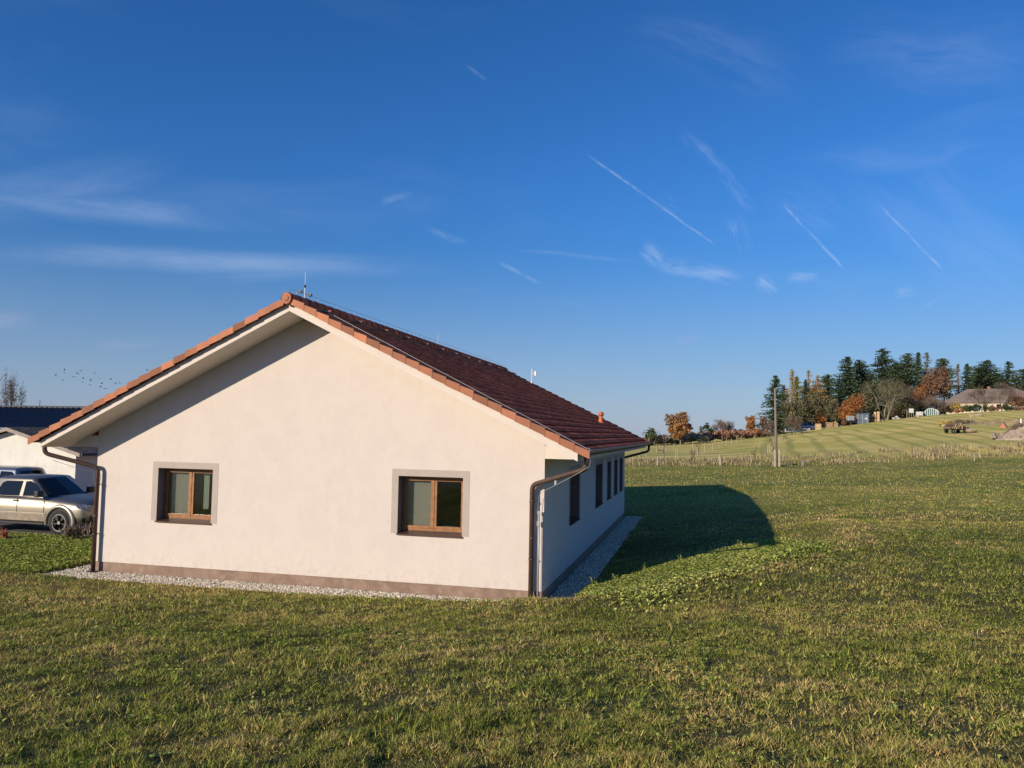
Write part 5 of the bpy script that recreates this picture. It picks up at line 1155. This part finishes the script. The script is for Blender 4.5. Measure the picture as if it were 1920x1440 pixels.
for x_ in (-9.5,-5,.5,4.5,8.5): mb=MB(); mb.box((x_-.6,.54,zb+.9),(x_+.6,.598,zb+2.1)); mb.build('window',cglass,fh)
mb=MB(); mb.box((-2.,d2/2-.3,zr_-.5),(-1.4,d2/2+.3,zr_+.7)); mb.build('chimney',mat('brick',(.30,.13,.09),.9),fh)
f2=empty('annex',place(1925,208),'brown-roofed annex right of the farmhouse at the edge of the photo','annex',None,R(-16))
zt2=hgt(735,1925,208,f2.location[2]); ze2=hgt(756,1925,208,f2.location[2])
mb=MB(); mb.box((-4.2,.5,-3),(6,6.5,ze2+.1)); mb.build('wall',fw_,f2); mb=MB(); mb.add([(-4.8,0,ze2),(6.6,0,ze2),(6.6,7,ze2),(-4.8,7,ze2),(-3.2,3.5,zt2),(6.6,3.5,zt2)],[(0,1,5,4),(1,2,5),(2,3,4,5),(3,0,4)]); mb.build('roof',mat('brown_roof',(.20,.12,.10),.9,var=.2,vscale=1),f2)

# ---------------------------------------------------------------- plants by the house
bush('dry_perennial',(-15.25,3.75,tz1(-15.25,3.75)),.45,1.1,BRN,'dark withered plant in the grass in front of the pickup wheel','plant',twiggy=True,dens=14,size=.13)
PNK=fol('pink_plant',(.45,.12,.10),(.35,.16,.08))
bush('red_stemmed_plant',(*gp(8,1012)[:2],gp(8,1012)[2]),.28,.22,PNK,'reddish small plant at the left edge of the photo by the yard','plant',twiggy=True,dens=14,size=.12)
def weed(x,y,h,label):
    mb=MB(); z=tz1(x,y)
    for k in range(7):
        a=rng.random()*6.28; L=h*(.5+.6*rng.random()); p=(math.cos(a)*L*.35,math.sin(a)*L*.35,L); mb.tube([(0,0,0),(p[0]*.5,p[1]*.5,L*.6),p],.003,3,0)
        for j in range(6):
            t=.3+.7*j/6; b_=rng.random()*6.28; c_=(p[0]*t,p[1]*t,L*t); s_=.03+.02*rng.random(); mb.add([c_,(c_[0]+math.cos(b_)*s_-math.sin(b_)*s_*.4,c_[1]+math.sin(b_)*s_+math.cos(b_)*s_*.4,c_[2]+.01),(c_[0]+math.cos(b_)*s_*2,c_[1]+math.sin(b_)*s_*2,c_[2]),(c_[0]+math.cos(b_)*s_+math.sin(b_)*s_*.4,c_[1]+math.sin(b_)*s_-math.cos(b_)*s_*.4,c_[2]-.01)],[(0,1,2,3)],0,.3+.6*rng.random())
    o=mb.build('weed',GB,None); o.location=(x,y,z); o.scale=(.62,.62,.72); return tag(o,label,'weed','tall weeds round the gravel')
for x,y,h,lb in ((-1.85,-.72,.26,'weed at the plinth, leftmost of the three below the right gable window'),(-1.35,-.74,.32,'weed at the plinth, middle of the three below the right gable window'),(-.75,-.72,.30,'weed at the plinth just left of the right downpipe'),(.18,-.35,.34,'leafy weed growing in the gravel at the foot of the right corner'),(.42,-.2,.28,'weed in the corner gravel behind the leafy one'),(.95,.9,.42,'tall pale weed where the gravel meets the shaded bank'),(1.35,1.5,.34,'weed on the shadow edge just past the tall pale one'),(1.9,2.35,.36,'weed on the shadow edge about two metres from the wall corner'),(2.7,3.5,.34,'weed midway along the shadow edge on the bank'),(3.5,4.6,.36,'weed two thirds along the shadow edge on the bank'),(4.2,5.6,.4,'last tall weed on the shadow edge near its tip')): weed(x,y,h,lb)

# ---------------------------------------------------------------- birds
bk=mat('dark_feathers',(.03,.03,.032),.8)
BD=[(105,701),(104,704.5),(121,694),(121,699.5),(118,713),(137,706.5),(151,695.5),(146,700.5),(156,710),(154,716.5),(170,713.5),(170,722),(178,700),(187,710.5),(191,719),(188,725.5),(197.5,729),(208,711),(217,719),(224,717.5),(275.5,694),(33,722)]
proto=None
for k,(px,py) in enumerate(BD):
    if proto is None:
        mb=MB(); mb.tube([(-.20,0,0),(-.08,0,.0),(.08,0,.01),(.17,0,.02)],[.01,.055,.05,.01],6); mb.add([(.08,.03,.02),(-.06,.03,.02),(-.08,.34,.13),(.02,.36,.14)],[(0,1,2,3)]); mb.add([(.08,-.03,.02),(-.06,-.03,.02),(-.08,-.34,.13),(.02,-.36,.14)],[(3,2,1,0)]); mb.add([(-.18,0,0),(-.30,.05,0),(-.30,-.05,0)],[(0,1,2)])
        proto=mb.build('bird',bk,None); o=proto
    else: o=proto.copy(); COL.objects.link(o)
    p=atd(px,py,118+rng.random()*14); o.location=[float(v) for v in p]; o.rotation_euler=(rng.normal()*.4,rng.normal()*.2,rng.random()*6.28); o.scale=(.8+.3*rng.random(),)*3
    tag(o,'small dark bird flying in the loose flock left of the gable roof','bird','flock of birds over the shed roof')
